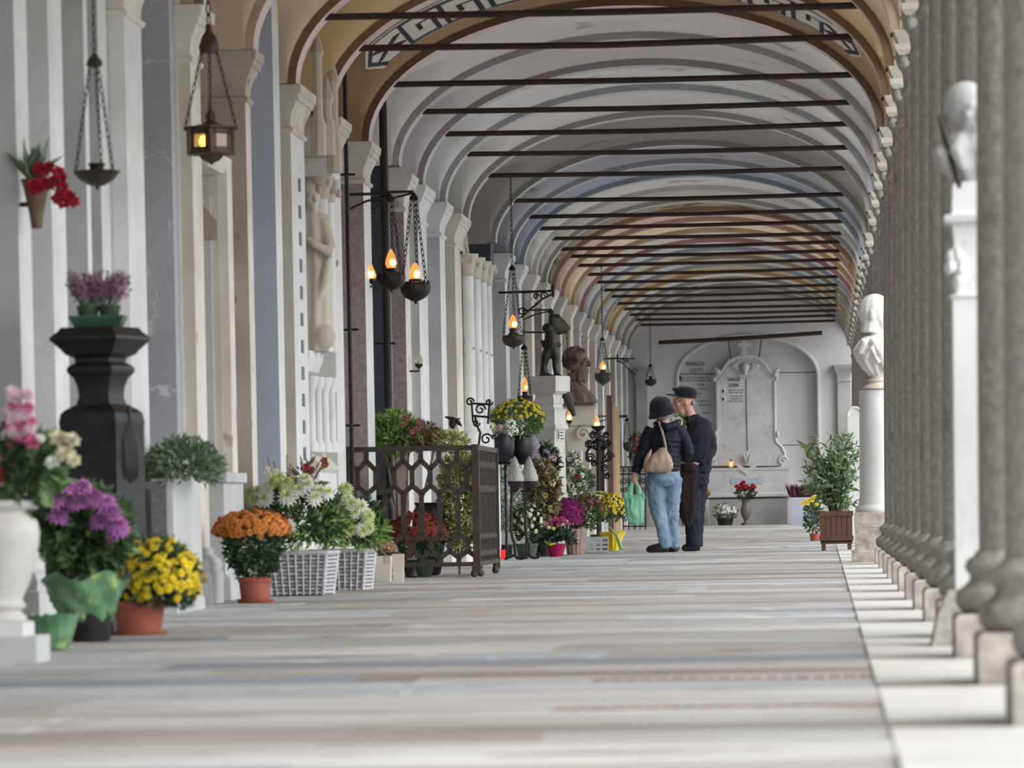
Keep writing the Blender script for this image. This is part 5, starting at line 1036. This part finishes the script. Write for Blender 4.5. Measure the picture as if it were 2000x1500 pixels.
# her shoulder bag
t = thing('shoulder_bag', 'soft beige hobo bag slung over the back of the woman', 'bag', S.o + W(1288, 922, -.2)); o0 = W(1288, 922, -.2); q = lambda px, py, dy=0: W(px, py, dy) - o0
s = MB(); etube(s, [q(1287, 923, -.18), q(1287, 918, -.185), q(1288, 905, -.19), q(1290, 892, -.18), q(1294, 882, -.175), q(1298, 874, -.165)], [(.10, .03), (.142, .05), (.150, .060), (.112, .05), (.062, .03), (.022, .012)], 30, .03, 8); crumple(s.build('bag_body', M['bagb'], t), .06, .025, 2)
s = MB(); s.tube([q(1262, 910, -.18), q(1266, 897, -.18), q(1271, 884, -.17), q(1273, 878, -.15)], [.025, .030, .018, .006], 8); s.build('bag_corner', M['bagb'], t)
s = MB(); s.tube([q(1302, 878, -.17), q(1299, 862, -.155), q(1294, 842, -.15), q(1288, 826, -.10), q(1284, 822, -.02), q(1285, 835, .09)], .013, 6); s.build('strap', M['bagb'], t)
# green carrier bag
t = thing('carrier_bag', 'thin mint green plastic carrier bag hanging from the hand of the woman', 'bag', S.o + W(1239, 1026, -.08)); o0 = W(1239, 1026, -.08); q = lambda px, py, dy=0: W(px, py, dy) - o0
s = MB(); etube(s, [q(1244, 1026, -.08), q(1243, 1020, -.08), q(1240, 1000, -.08), q(1239, 980, -.08), q(1239, 966, -.08)], [(.04, .02), (.078, .035), (.094, .045), (.099, .038), (.102, .024)], 40, .08, 7); crumple(s.build('bag_body', M['gbag'], t), .05, .03, 2)
for pts, r in (([(1230, 972), (1232, 955), (1236, 942), (1239, 934)], [.036, .026, .015, .007]), ([(1250, 972), (1248, 955), (1244, 942), (1241, 934)], [.036, .026, .015, .007])): s = MB(); s.tube([q(px, py, -.08) for px, py in pts], r, 8); s.v = [(v[0], (v[1] - q(0, 0, -.08).y) * .35 + q(0, 0, -.08).y, v[2]) for v in s.v]; s.build('handle', M['gbag'], t)
for p in ((1222, 964), (1257, 964)): s = MB(); s.tube([q(p[0], p[1] + 10, -.08), q(p[0] + (2 if p[0] < 1240 else -2), p[1] - 4, -.08)], [.026, .008], 6); s.build('bag_ear', M['gbag'], t)

# ------------------------------------------------ man
S = Spot(1356, 45.45); W = lambda px, py, dy=0: S.l(px, py, dy)
b = MB(); headmb(b, W(1336, 786), radians(-82), 1.02, pitch=radians(-4)); b.tube([W(1343, 796), W(1350, 818)], [.055, .062], 10)
etube(b, [W(1358, 930), W(1359, 905), W(1361, 870), W(1360, 838), W(1356, 824), W(1351, 815)], [(.14, .11), (.14, .11), (.14, .11), (.15, .11), (.12, .09), (.055, .055)], 18)
b.tube([W(1378, 838), W(1388, 878), W(1366, 904, -.10)], [.048, .04, .03], 10); b.tube([W(1338, 836, .1), W(1328, 870, .12), W(1326, 850, -.02)], [.048, .04, .03], 10)
hand(b, W(1366, 904, -.11), (-1, -.2, -.35), (0, 0, -1)); hand(b, W(1326, 850, -.03), (-.2, -.2, 1), (1, 0, 0), 1, .8)
b.tube([W(1346, 930), W(1350, 1000), W(1353, 1062)], [.08, .058, .042], 12); b.tube([W(1366, 930, .1), W(1360, 1000, .12), W(1358, 1062, .12)], [.08, .058, .042], 12)
b.tube([W(1353, 1062), W(1354, 1068), W(1342, 1073)], [.036, .034, .02], 8); b.tube([W(1358, 1062, .12), W(1359, 1068, .13), W(1348, 1073, .13)], [.036, .034, .02], 8)
mo = b.build('person', M['skin'], None, loc=S.o); remesh(mo, .008, 2); tag(mo, 'man in dark navy quilted jacket and peaked cap turned towards the woman', 'person')
s = MB(); quilt(s, [W(1358, 922), W(1359, 905), W(1361, 880), W(1361, 855), W(1360, 836), W(1354, 824), W(1350, 812)], [(.158, .135), (.162, .14), (.162, .135), (.172, .135), (.160, .12), (.11, .10), (.07, .07)], 30, .07, .03)
quilt(s, [W(1376, 830), W(1384, 852), W(1389, 878), W(1380, 894, -.06), W(1366, 906, -.11)], [(.066, .075), (.07, .075), (.064, .066), (.058, .058), (.05, .05)], 18, .07, .03); quilt(s, [W(1340, 832, .1), W(1330, 852, .12), W(1327, 872, .10), W(1326, 852, -.01)], [(.066, .07), (.066, .07), (.06, .06), (.046, .046)], 18, .07, .03)
s.tube([W(1338, 815, -.02), W(1346, 822, -.10), W(1358, 818, -.05), W(1362, 812, .04)], [.028, .032, .032, .026], 8)
crumple(remesh(s.build('jacket', M['navy2'], mo), .008, 1), .06, .016)
s = MB(); etube(s, [W(1358, 912), W(1357, 930), W(1356, 948)], [(.145, .12), (.15, .125), (.12, .11)], 22)
quilt(s, [W(1348, 932), W(1350, 965), W(1352, 1000), W(1353, 1032), W(1354, 1067)], [(.095, .10), (.09, .095), (.082, .085), (.078, .08), (.072, .078)], 20, .1, .03); quilt(s, [W(1366, 932, .09), W(1363, 965, .1), W(1361, 1000, .11), W(1360, 1032, .12), W(1359, 1067, .12)], [(.095, .10), (.09, .095), (.08, .085), (.076, .08), (.07, .078)], 20, .1, .03)
crumple(remesh(s.build('trousers', M['dkjean'], mo), .009, 2), .08, .03)
R = Euler((radians(-8), 0, radians(-82))).to_matrix().to_4x4(); s = MB(); s.lathe([(.088, -.025), (.098, -.02), (.102, .015), (.098, .05), (.075, .08), (.03, .092), (.004, .093)], 24, sy=1.18); s.v = [tuple(R @ Vector(v) + W(1340, 772)) for v in s.v]; s.build('cap', M['hat'], mo, True, 60)
s = MB(); s.ell((0, -.13, -.015), .075, .085, .012, 16, 6); s.ell((0, -.07, .045), .07, .08, .03, 16, 6); s.v = [tuple(R @ Vector(v) + W(1340, 772)) for v in s.v]; s.build('cap_peak', M['hat'], mo)
s = MB(); s.ell(W(1353, 787), .028, .062, .03); s.build('hair', M['hair'], mo)
s = MB(); R2 = Euler((0, 0, radians(-82))).to_matrix()
for qx in (-.033, .033): s.tube([W(1336, 783) + R2 @ Vector((qx + .022 * cos(a), -.105, .018 * sin(a))) for a in [2 * pi * i / 12 for i in range(13)]], .003, 4)
for qx in (-.072, .072): s.tube([W(1336, 783) + R2 @ Vector((qx * .8, -.1, .006)), W(1336, 783) + R2 @ Vector((qx * 1.08, .0, .006))], .003, 4)
s.build('glasses', mat('thin_pale_metal', (200, 190, 180), None, rough=.25, metal=.7), mo)
for px, dy in ((1364, 0.0), (1366, .14)):
    s = MB(); h = W(px, 1075, dy); h.z = 0; d = Vector((-1, -.1, 0)).normalized(); L = .15; s.tube([h + Vector((0, 0, .052)), h + d * L * .35 + Vector((0, 0, .052)), h + d * L * .75 + Vector((0, 0, .042)), h + d * L + Vector((0, 0, .034)), h + d * L * 1.12 + Vector((0, 0, .026))], [.046, .052, .048, .036, .014], 12); s.v = [(v[0], v[1], max(v[2], .004)) for v in s.v]; s.build('shoe', M['shoe'], mo)
# coat carried over his forearm, bouquet in his other hand
o0 = W(1345, 1034, -.16); t = thing('folded_coat', 'dark maroon coat hanging from the forearm of the man', 'coat', S.o + o0); q = lambda px, py, dy=0: W(px, py, dy) - o0
s = MB(); etube(s, [q(1346, 1034, -.16), q(1343, 1015, -.17), q(1338, 985, -.18), q(1337, 960, -.18), q(1341, 935, -.18), q(1346, 915, -.17), q(1350, 903, -.15)], [(.012, .02), (.06, .035), (.115, .05), (.125, .055), (.125, .055), (.11, .05), (.05, .04)], 36, .06, 7); crumple(s.build('coat_cloth', M['maroon'], t), .06, .03, 2)
s = MB(); etube(s, [q(1347, 926, -.20), q(1347, 918, -.21), q(1348, 908, -.20)], [(.03, .02), (.08, .04), (.06, .03)], 18, .05, 5); s.build('coat_fold', M['maroon'], t)
o0 = W(1326, 842, -.05); t = thing('white_bouquet', 'small bunch of white flowers and leaves held by the man', 'flowers', S.o + o0); q = lambda px, py, dy=0: W(px, py, dy) - o0
foliage(t, cloud(q(1330, 826, -.10), .035, .05, .09, 60, .055, .022), M['leaf2'])
for px, py in ((1317, 820), (1323, 822), (1329, 826), (1320, 825), (1326, 819)): link('blossom', blossom('pom', .028, M['cream_p']), t, q(px, py, -.15)).rotation_euler = (1.2, 0, 0)
stems(t, (0, 0, -.06), [q(1322, 815, -.1), q(1330, 808, -.1), q(1334, 838, -.1)], .005, M['leaf2'])
# ================================================================== memorial at the end wall
def PXE(px, py, dy=0.0, o=Vector((0, 0, 0))): v = at(px, py, YE) - o; return Vector((v.x, v.y + dy, v.z))
EM = mat('grey_white_memorial_marble', (206, 205, 204), (188, 187, 187), 1.6, .6, .05, vein=(168, 168, 170), vscale=1.6, vwid=.012)
def textme(body, size, m, depth=.004):
    c = bpy.data.curves.new('lettering', 'FONT'); c.body = body; c.size = size; c.align_x = 'CENTER'; c.extrude = depth; c.resolution_u = 2
    o = bpy.data.objects.new('lettering_source', c); COL.objects.link(o); dg = bpy.context.evaluated_depsgraph_get(); me = bpy.data.meshes.new_from_object(o.evaluated_get(dg)); bpy.data.objects.remove(o); me.materials.clear(); me.materials.append(m); return me
LET = mat('dark_engraved_lettering', (96, 94, 94), None, rough=.8); LET2 = mat('faded_engraved_lines', (138, 136, 135), None, rough=.8)
o0 = Vector((at(1459, 970, YE).x, YE - .30, fz(YE))); t = thing('wall_memorial', 'tall scrolled marble memorial with angel head medallion and stone cross', 'memorial', o0)
def loc(px, py, dy=0.0): v = at(px, py, YE); return Vector((v.x - o0.x, dy, v.z - o0.z))
outl = [(1393, 910), (1387, 898), (1386, 886), (1391, 873), (1401, 863), (1402, 850), (1401, 746), (1396, 744), (1396, 738), (1410, 727), (1416, 716), (1424, 706), (1438, 698), (1457, 695), (1475, 698), (1488, 705), (1497, 716), (1503, 727), (1517, 737), (1517, 743), (1513, 746), (1514, 850), (1516, 863), (1527, 873), (1533, 886), (1532, 898), (1526, 910)]
pl = [(loc(*p).x, loc(*p).z) for p in outl]
MB().prism(pl, Matrix.Translation((0, .22, 0)), .25).build('slab', EM, t, False)
s = MB(); s.tube([Vector((x, .22, z)) for x, z in pl], .028, 6); s.build('moulded_border', EM, t)
s = MB(); s.tube([Vector((x * .93, .215, .5 + (z - .5) * .975)) for x, z in pl[5:21]], .012, 5); s.build('inner_border', EM, t)
MB().tube([loc(1457, 740, .215), loc(1460, 880, .215)], .008, 5).build('centre_joint', M['joint'], t)
s = MB(); c = loc(1456, 720, .17); s.ell(c, .10, .03, .10); s.build('medallion_ring', M['grey'], t); s = MB(); headmb(s, c + Vector((0, -.05, 0)), 0, .78, hair=1.05); remesh(s.build('angel_head', EM, t), .01, 1)
for sg in (-1, 1):
    s = MB(); etube(s, [c + Vector((sg * .09, -.01, -.04)), c + Vector((sg * .14, -.01, 0)), c + Vector((sg * .17, 0, .05)), c + Vector((sg * .13, 0, .09))], [(.02, .02), (.06, .03), (.07, .03), (.03, .02)], 12, .1, 5); s.build('carved_wing', EM, t)
    s = MB(); s.ell(loc(1459 + sg * 57, 726, .2), .05, .04, .05); s.tube([loc(1459 + sg * 55, 735, .2), loc(1459 + sg * 62, 718, .2)], [.05, .02], 8); s.build('corner_palmette', EM, t)
    MB().tube(scroll(loc(1459 + sg * 70, 900, .2), .08, 1.4, 16, 0, sg), .022, 6).build('volute', EM, t); MB().ell(loc(1459 + sg * 60, 848, .2), .03, .03, .06).build('carved_drop', EM, t)
cr = MB(); a, b = loc(1454, 692, .25), loc(1454, 664, .25); cr.box(a.x - .035, a.x + .035, .23, .32, a.z, b.z); d = loc(1454, 674, .25); cr.box(d.x - .10, d.x + .10, .235, .315, d.z - .03, d.z + .035); cr.box(a.x - .06, a.x + .06, .22, .33, a.z - .03, a.z + .03); cr.build('stone_cross', EM, t, False)
a, b = loc(1379, 972), loc(1541, 912); MB().rects(a.x, b.x, .06, .46, [(a.z, .02), (a.z + .05, .02), (a.z + .07, 0), (b.z - .06, 0), (b.z - .04, .02), (b.z, .025)]).build('altar_block', EM, t, False)
a, b = loc(1384, 1022), loc(1538, 973); MB().box(a.x, b.x, .08, .46, 0.0, b.z).build('altar_plinth', M['grey'], t, False)
s = MB(); s.prism([(-.16, .03), (0, -.09), (.16, .03), (.14, .10), (0, .0), (-.14, .10)], Matrix.Translation(loc(1459, 917, .03)), .06); s.build('open_book', EM, t, False); s = MB(); s.ell(loc(1460, 895, .18), .05, .03, .09); s.tube([loc(1452, 885, .15), loc(1460, 910, .13), loc(1468, 885, .15)], .015, 6); s.build('carved_chalice', EM, t)
a, b = loc(1428, 946), loc(1491, 933); MB().box(a.x, b.x, .05, .07, a.z, b.z).build('name_plate', M['bluegrey'], t, False)
for body, px, py, sz in (('FAMIGLIA', 1434, 745, .085), ('CODINI', 1433, 756, .085)): link('lettering', textme(body, sz, LET), t, loc(px, py, .216), (pi / 2, 0, 0), (.56, 1, 1))
for k, (p0, p1, py) in enumerate(((1423, 1453, 762), (1424, 1451, 767), (1428, 1452, 774), (1430, 1450, 779), (1424, 1453, 784))):
    x = p0
    while x < p1 - 2: w_ = min(rnd.uniform(3, 9), p1 - x); MB().box(loc(x, py).x, loc(x + w_, py).x, .214, .219, loc(x, py + 1.2).z, loc(x, py - 1.0).z).build('inscription_line', LET2, t, False); x += w_ + 2
for py in (763, 779): s = MB(); s.ell(loc(1413, py, .215), .042, .012, .055); s.build('photo_oval', M['white'], t); s = MB(); s.ell(loc(1413, py + 1, .204), .02, .006, .03); s.build('photo_print', M['slate'], t)
# inscription on the recess wall
o1 = Vector((at(1358, 720, YE).x, YE + .155, at(1358, 720, YE).z)); t = thing('wall_inscription', 'grey engraved family inscription on the recess wall above the caps', 'inscription', o1)
lw = lambda px, py: Vector((at(px, py, YE).x - o1.x, 0, at(px, py, YE).z - o1.z))
for body, px, py, sz in (('FAMIGLIA', 1358, 714, .10), ('CSETTI', 1359, 727, .10)): link('lettering', textme(body, sz, LET), t, lw(px, py), (pi / 2, 0, 0), (.72, 1, 1))
for k, (p0, p1, py) in enumerate(((1333, 1385, 737), (1333, 1388, 743), (1362, 1378, 751), (1362, 1384, 759), (1362, 1373, 768), (1362, 1366, 775), (1362, 1386, 783), (1364, 1389, 791), (1372, 1388, 806))):
    x = p0
    while x < p1 - 2: w_ = min(rnd.uniform(3, 9), p1 - x); MB().box(lw(x, py).x, lw(x + w_, py).x, -.004, .004, lw(x, py + 1.5).z, lw(x, py - 1.2).z).build('inscription_line', LET2, t, False); x += w_ + 2
s = MB(); s.ell(lw(1327, 739), .04, .012, .05); s.build('photo_oval', M['slate'], t)
# things in front of it
def bx(px0, px1, pyt, Y, m, name, lb, cat, d=.3): a, b = at(px0, 1000, Y), at(px1, 1000, Y); z0 = fz(Y); zt = at(px0, pyt, Y).z; return tag(MB().rects(0, b.x - a.x, 0, d, [(0, 0), (zt - z0 - .02, 0), (zt - z0, -.01)]).build(name, m, None, False, loc=(a.x, Y, z0)), lb, cat), (a.x + b.x) / 2, zt
zal = at(1459, 912, YE).z
S = Spot(1428, YE - .20, zal, 905); t = thing('votive_light', 'small lit amber votive lamp on the ledge of the memorial', 'candle', S.o); MB().lathe([(.03, 0), (.036, .01), (.036, .09), (.03, .1), (0, .1)], 14).build('glass_jar', M['amber'], t); MB().ell((0, -.022, .05), .018, .018, .026, 8, 6).build('flame', M['flame'], t); MB().lathe([(.036, .1), (.02, .12), (.0, .13)], 12).build('lid', BZ, t)
DG = mat('dark_taupe_stone', (104, 98, 96), (84, 79, 78), 8, .5)
S = Spot(1457, 73.0); t = thing('urn_vase', 'dark stone urn vase standing on the floor before the memorial', 'vase', S.o); z = lambda py: S.l(1457, py).z; MB().lathe([(.085, 0), (.085, .03), (.04, .05), (.03, .08), (.055, .12), (.085, .2), (.09, .26), (.07, .33), (.06, .36), (.075, z(975)), (.06, z(975)), (0, z(977))], 18).build('vase_body', DG, t)
t = thing('red_roses', 'bunch of red roses in the dark urn vase', 'flowers', S.o + Vector((0, 0, z(975)))); q = lambda px, py, dy=0: S.l(px, py, dy) - Vector((0, 0, z(975)))
foliage(t, cloud(q(1456, 964), .15, .1, .10, 220, .08, .04), M['leafdk'])
for px, py in ((1439, 951), (1448, 947), (1452, 943), (1455, 950), (1448, 953), (1470, 949), (1473, 952), (1460, 955), (1444, 956)): link('blossom', blossom('rose', .045, M['red']), t, q(px, py, -.08)).rotation_euler = (.7, 0, 0)
stems(t, (0, 0, -.05), [q(1442, 951), q(1452, 945), q(1470, 950)], .008, M['leafdk'])
t, S = lowplant(1416, 1018, 73.0, 'white_chrysanthemum', 'small white chrysanthemum dome in dark pot at the memorial foot', (17, 16, M['darkstone']), (1416, 1000), 24, 16, M['leafdk'], 300, (.06, .03), [M['wht']], 90, .028, 'small', -.1)
o, xc_, zt = bx(1544, 1582, 972, 73.2, M['bluegrey'], 'stone_trough', 'grey marble box trough at the foot of the end wall', 'planter', .32)
t = thing('heather_clump', 'dark red heather growing in the grey box trough', 'plant', (xc_, 73.36, zt - .02)); hb = MB()
for k in range(220):
    p0 = Vector((rnd.uniform(-.15, .15), rnd.uniform(-.1, .1), 0)); tip = Vector((p0.x * 1.5 + rnd.uniform(-.04, .04), p0.y, rnd.uniform(.12, .27))); leaf(hb, p0, tip - p0, rv(), (tip - p0).length, .022)
stuff(hb.build('heather_flowers', M['wine'], t, False))
o, xc_, zt = bx(1367, 1384, 976, 73.3, M['lgrey'], 'stone_box', 'pale grey stone box beside the memorial plinth, behind the man', 'planter', .3)
t = thing('yellow_pot_flower', 'small orange-yellow flower pot standing on the pale stone box', 'plant', (xc_, 73.4, zt)); MB().lathe([(.05, 0), (.07, .09), (0, .08)], 12).build('pot', M['darkstone'], t); foliage(t, cloud((0, 0, .13), .09, .08, .07, 120, .05, .03), M['leafoliv']); put_blossoms(t, (0, 0, .13), .09, .08, .08, 22, .025, [M['org'], M['yel']], 'small')

# ================================================================== right side: planter, bust, garden monuments
S = Spot(1633, 44.5); t = thing('wooden_planter', 'square brown wooden planter tub on short feet', 'planter', S.o); z = lambda py: S.l(1633, py).z; w = 31 / S.s
WD = mat('red_brown_stained_wood', (98, 62, 48), (72, 46, 38), 6, .6, .2, 20, stretch=(1, 1, .15))
for i in range(6): MB().box(-w + i * w / 3 + .002, -w + (i + 1) * w / 3 - .002, -w, -w + .022, z(1058), z(1000)).build('plank', WD, t, False)
for i in range(6): MB().box(-w, -w + .022, -w + i * w / 3 + .026, -w + (i + 1) * w / 3 - .002, z(1058), z(1000)).build('plank', WD, t, False)
MB().box(w - .022, w, -w + .022, w, z(1058), z(1000)).build('side_panel', WD, t, False); MB().box(-w, w, w - .02, w, z(1058), z(1000)).build('back_panel', WD, t, False); MB().box(-w, w, -w, w, z(1062), z(1056)).build('bottom_board', WD, t, False); MB().box(-w + .02, w - .02, -w + .02, w - .02, z(1010), z(1006)).build('soil', M['joint'], t, False)
MB().box(-w - .01, w + .01, -w - .012, -w + .002, z(1008), z(998)).build('top_batten', WD, t, False); MB().box(-w - .01, w + .01, -w - .012, -w + .002, z(1056), z(1046)).build('lower_batten', WD, t, False)
for x in (-1, 1):
    for y in (-1, 1): MB().box(x * (w - .03) - .02, x * (w - .03) + .02, y * (w - .03) - .02, y * (w - .03) + .02, 0, z(1060)).build('foot', WD, t, False)
zs0 = z(1006)
t = thing('oleander_shrub', 'bushy green oleander shrub growing out of the wooden planter', 'shrub', S.o + Vector((0, 0, zs0))); q = lambda px, py, dy=0: S.l(px, py, dy) - Vector((0, 0, zs0))
lm = MB(); lm2 = MB(); sm = MB()
for k in range(58):
    tip = q(rnd.uniform(1566, 1684), rnd.uniform(845, 990), rnd.uniform(-.22, .22)); base = Vector((rnd.uniform(-.06, .06), rnd.uniform(-.06, .06), 0)); mid = base.lerp(tip, .5) + Vector((-.2 * (tip.x - base.x), 0, .06)); sm.tube([base, mid, tip], [.007, .006, .003], 5)
    for j in range(24):
        f = .35 + .65 * (j / 24); p = base.lerp(mid, f * 2) if f < .5 else mid.lerp(tip, f * 2 - 1); d = rv() + (tip - mid).normalized() * .7; leaf(lm if rnd.random() < .72 else lm2, p, d, rv(), rnd.uniform(.06, .115), .027)
stuff(lm.build('foliage', M['leaf2'], t, False)); stuff(lm2.build('pale_leaves', M['leafgrey'], t, False)); stuff(sm.build('stem', M['leafoliv'], t))
t, S = lowplant(1592, 1052, 52.5, 'yellow_daisy_pot', 'small pot of yellow flowers half behind the wooden planter', (12, 14, M['terra']), (1588, 1010), 20, 34, M['leaf'], 380, (.06, .025), [M['yel']], 0, .02, 'small')
for px, py in ((1566, 984), (1572, 981), (1577, 978), (1583, 975), (1590, 971), (1594, 969), (1586, 978), (1605, 972), (1595, 985), (1578, 984)): link('blossom', blossom('small', .028, M['yel']), t, S.l(px, py, -.1)).rotation_euler = (.7, 0, 0)
# marble bust on column
S = Spot(1717, 34.4); o0 = S.o; z = lambda py: S.l(1717, py).z; t = thing('marble_pillar', 'round white marble pillar on square stone base between arcade columns', 'pillar', S.o)
px_ = lambda p: p / S.s
MB().rects(-px_(54), px_(54), -.2, .2, [(0, 0), (z(1076), 0), (z(1074), -.01)]).build('ground_block', M['plinth'], t, False); MB().rects(-px_(47), px_(47), -.185, .185, [(z(1075), 0), (z(1030), 0), (z(1029), .003), (z(1002), .003), (z(1000), 0)]).build('square_base', M['plinth'], t, False)
MB().lathe([(.18, z(1000)), (.185, z(996)), (.18, z(991)), (.158, z(985)), (.155, z(975)), (.148, z(970)), (.146, z(900)), (.140, z(770)), (.138, z(764)), (.142, z(762)), (0, z(760))], 32).build('pillar_shaft', M['white'], t)
dx = S.l(1717, 760).x
z0 = z(760); t = thing('marble_bust', 'white marble bust of a bald man in a toga on round pillar', 'bust', S.o + Vector((0, 0, z0))); q = lambda px, py, dy=0: S.l(px, py, dy) - Vector((0, 0, z0))
MB().lathe([(.12, 0), (.12, .015), (.09, .03), (.075, .05), (.085, .065), (.06, .08), (.055, .12), (.07, z(728) - z0)], 22, (0, 0, 0)).build('socle', M['beige'], t)
s = MB(); headmb(s, q(1711, 612), radians(82), 1.42); s.tube([q(1705, 625), q(1703, 650)], [.088, .092], 12)
etube(s, [q(1716, 736), q(1712, 722), q(1707, 700), q(1704, 682), q(1703, 668), q(1704, 656)], [(.06, .05), (.10, .09), (.140, .12), (.150, .13), (.105, .105), (.066, .066)], 44, .09, 11)
s.tube([q(1680, 690, -.1), q(1688, 668, -.13), q(1702, 662, -.12), q(1720, 690, -.14), q(1728, 725, -.08)], [.03, .035, .035, .035, .02], 10); s.tube([q(1690, 700, -.12), q(1702, 680, -.15), q(1716, 710, -.14)], [.015, .022, .012], 8)
remesh(s.build('bust', mat('clean_white_marble', (236, 234, 230), (222, 220, 216), 3, .5), t), .007, 0)
# white arched headstone beyond the planter
S = Spot(1672, 53.6); t = thing('arched_headstone', 'white arched marble headstone behind the oleander near columns', 'headstone', S.o); z = lambda py: S.l(1672, py).z
hw = .085; pl = [(-hw, 0), (hw, 0)] + [(hw * cos(pi * k / 12), z(812) + .10 * sin(pi * k / 12)) for k in range(13)]
MB().prism(pl, Matrix.Translation((0, -.06, 0)), .12).build('slab', M['white'], t, False); s = MB(); s.tube([(x, -.06, zz) for x, zz in pl[2:]], .015, 6); s.build('moulded_edge', M['white'], t)
# white marble herm standing between two near columns
S = Spot(1890, 14.0); t = thing('marble_herm', 'white square marble herm pillar squeezed between two near columns', 'monument', S.o + Vector((.04, 0, 0))); z = lambda py: S.l(1890, py).z
MB().rects(-.11, .11, -.1, .1, [(0, .05), (z(1260), .05), (z(1200), .03), (z(1158), 0), (z(1150), -.005)]).build('stepped_base', M['granite'], t, False)
MB().rects(-.10, .12, -.1, .1, [(z(1150), -.018), (z(585), -.02), (z(580), -.01), (z(575), -.03), (z(500), -.03), (z(440), -.022), (z(436), 0), (z(424), .005), (z(420), -.02), (z(362), -.025), (z(356), -.04)]).build('pillar', M['white'], t, False)
s = MB(); c_ = Vector((-.07, -.085, z(525)))
for k in range(12): v = rv(); s.ell(c_ + Vector((v.x * .02, v.y * .01, v.z * .05)), .018, .018, .022, 7, 5)
s.build('carved_garland', M['white'], t)
S3 = t.location.copy(); zz = z(358); t = thing('herm_bust', 'pale blurred draped bust on top of the square marble herm', 'bust', S3 + Vector((0, 0, zz)))
s = MB(); h_ = z(180) - zz; etube(s, [(0, 0, 0), (-.01, 0, h_ * .15), (-.02, 0, h_ * .35), (-.02, 0, h_ * .5), (-.02, 0, h_ * .6)], [(.06, .06), (.10, .09), (.115, .09), (.08, .07), (.04, .04)], 36, .08, 9); headmb(s, (-.025, -.01, h_ * .78), .5, .75, hair=1.1); remesh(s.build('bust', M['lgrey'], t), .008, 0)
s = MB(); s.tube([(-.115, -.03, h_ * .75), (-.09, -.05, h_ * .45), (-.06, -.07, h_ * .1), (-.055, -.07, -.02)], [.006, .014, .016, .008], 8); s.build('dark_drapery', M['bronze'], t)

# ---- painted meander frieze on the second bay
def vb(sa, yy, off=.006):
    # arc position sa measured as angle from the left springing
    x, z = XC - (AX - off) * cos(sa), ZS + (RISE - off) * sin(sa); return (x, yy, z)
fw = mat('frieze_white_paint', (212, 206, 196), (196, 190, 178), 6, .9); fb = mat('frieze_black_paint', (38, 36, 48), None, rough=.9)
vb_bay = [o for o in ceiling.children if o.name.startswith('vault_bay')]
y0f, y1f = 29.30, 30.55
for lo, hi in ((.42, pi - .42),):
    s = MB(); n = 60; vs = []; 
    for k in range(n + 1):
        a = lo + (hi - lo) * k / n; e = min(1, min(k, n - k) / 2.0); m_ = (y0f + y1f) / 2; h_ = (y1f - y0f) / 2 * (0.02 + .98 * e); vs += [vb(a, m_ - h_, .004), vb(a, m_ + h_, .004)]
    s.add(vs, [(2 * k, 2 * k + 1, 2 * k + 3, 2 * k + 2) for k in range(n)]); o = s.build('frieze_band', fw, ceiling, True)
    s = MB()
    def stroke(p, q_, w=.028, st=6):
        (a0, y0), (a1, y1) = p, q_
        for i in range(st):
            A0, Y0 = a0 + (a1 - a0) * i / st, y0 + (y1 - y0) * i / st; A1, Y1 = a0 + (a1 - a0) * (i + 1) / st, y0 + (y1 - y0) * (i + 1) / st
            d = Vector(((A1 - A0) * 1.4, Y1 - Y0)); 
            if d.length < 1e-6: continue
            d.normalize(); nx, ny = -d.y * w / 1.4, d.x * w; ex, ey = d.x * w / 1.4 * .9, d.y * w * .9
            s.add([vb(A0 + nx - ex, Y0 + ny - ey, .009), vb(A0 - nx - ex, Y0 - ny - ey, .009), vb(A1 - nx + ex, Y1 - ny + ey, .009), vb(A1 + nx + ex, Y1 + ny + ey, .009)], [(0, 1, 2, 3)])
    m_ = (y0f + y1f) / 2
    for yy in (y0f + .07, y1f - .07): stroke((lo + .10, yy), (hi - .10, yy), .015, 40)
    for (a0, sg) in ((lo + .03, 1), (hi - .03, -1)):
        stroke((a0, m_), (a0 + sg * .08, y0f + .07), .022); stroke((a0, m_), (a0 + sg * .08, y1f - .07), .022)
        stroke((a0 + sg * .07, m_ - .22), (a0 + sg * .21, m_ + .22), .032); stroke((a0 + sg * .07, m_ + .22), (a0 + sg * .21, m_ - .22), .032)
    a = lo + .28; k = 0
    while a < hi - .34:
        p = .20; Y = lambda f: y0f + .14 + f * (y1f - y0f - .28)
        pts = [(a, Y(0)), (a, Y(1)), (a + p * .75, Y(1)), (a + p * .75, Y(.35)), (a + p * .38, Y(.35)), (a + p * .38, Y(.65))]
        for u, v in zip(pts, pts[1:]): stroke(u, v, .016)
        stroke((a, Y(0)), (a + p, Y(0)), .016); a += p; k += 1
    s.build('frieze_meander', fb, ceiling, False)

# slack cable across the last bay
a, b = at(1286, 669, 72.4), at(1606, 650, 72.4); c = MB(); c.tube([a, a.lerp(b, .35) + Vector((0, 0, -.01)), a.lerp(b, .7) + Vector((0, 0, -.008)), b], .034, 8)
o = c.build('roof_pipe', M['rod'], None); tag(o, 'thick dark pipe sloping across the last bay before the end wall', 'pipe')
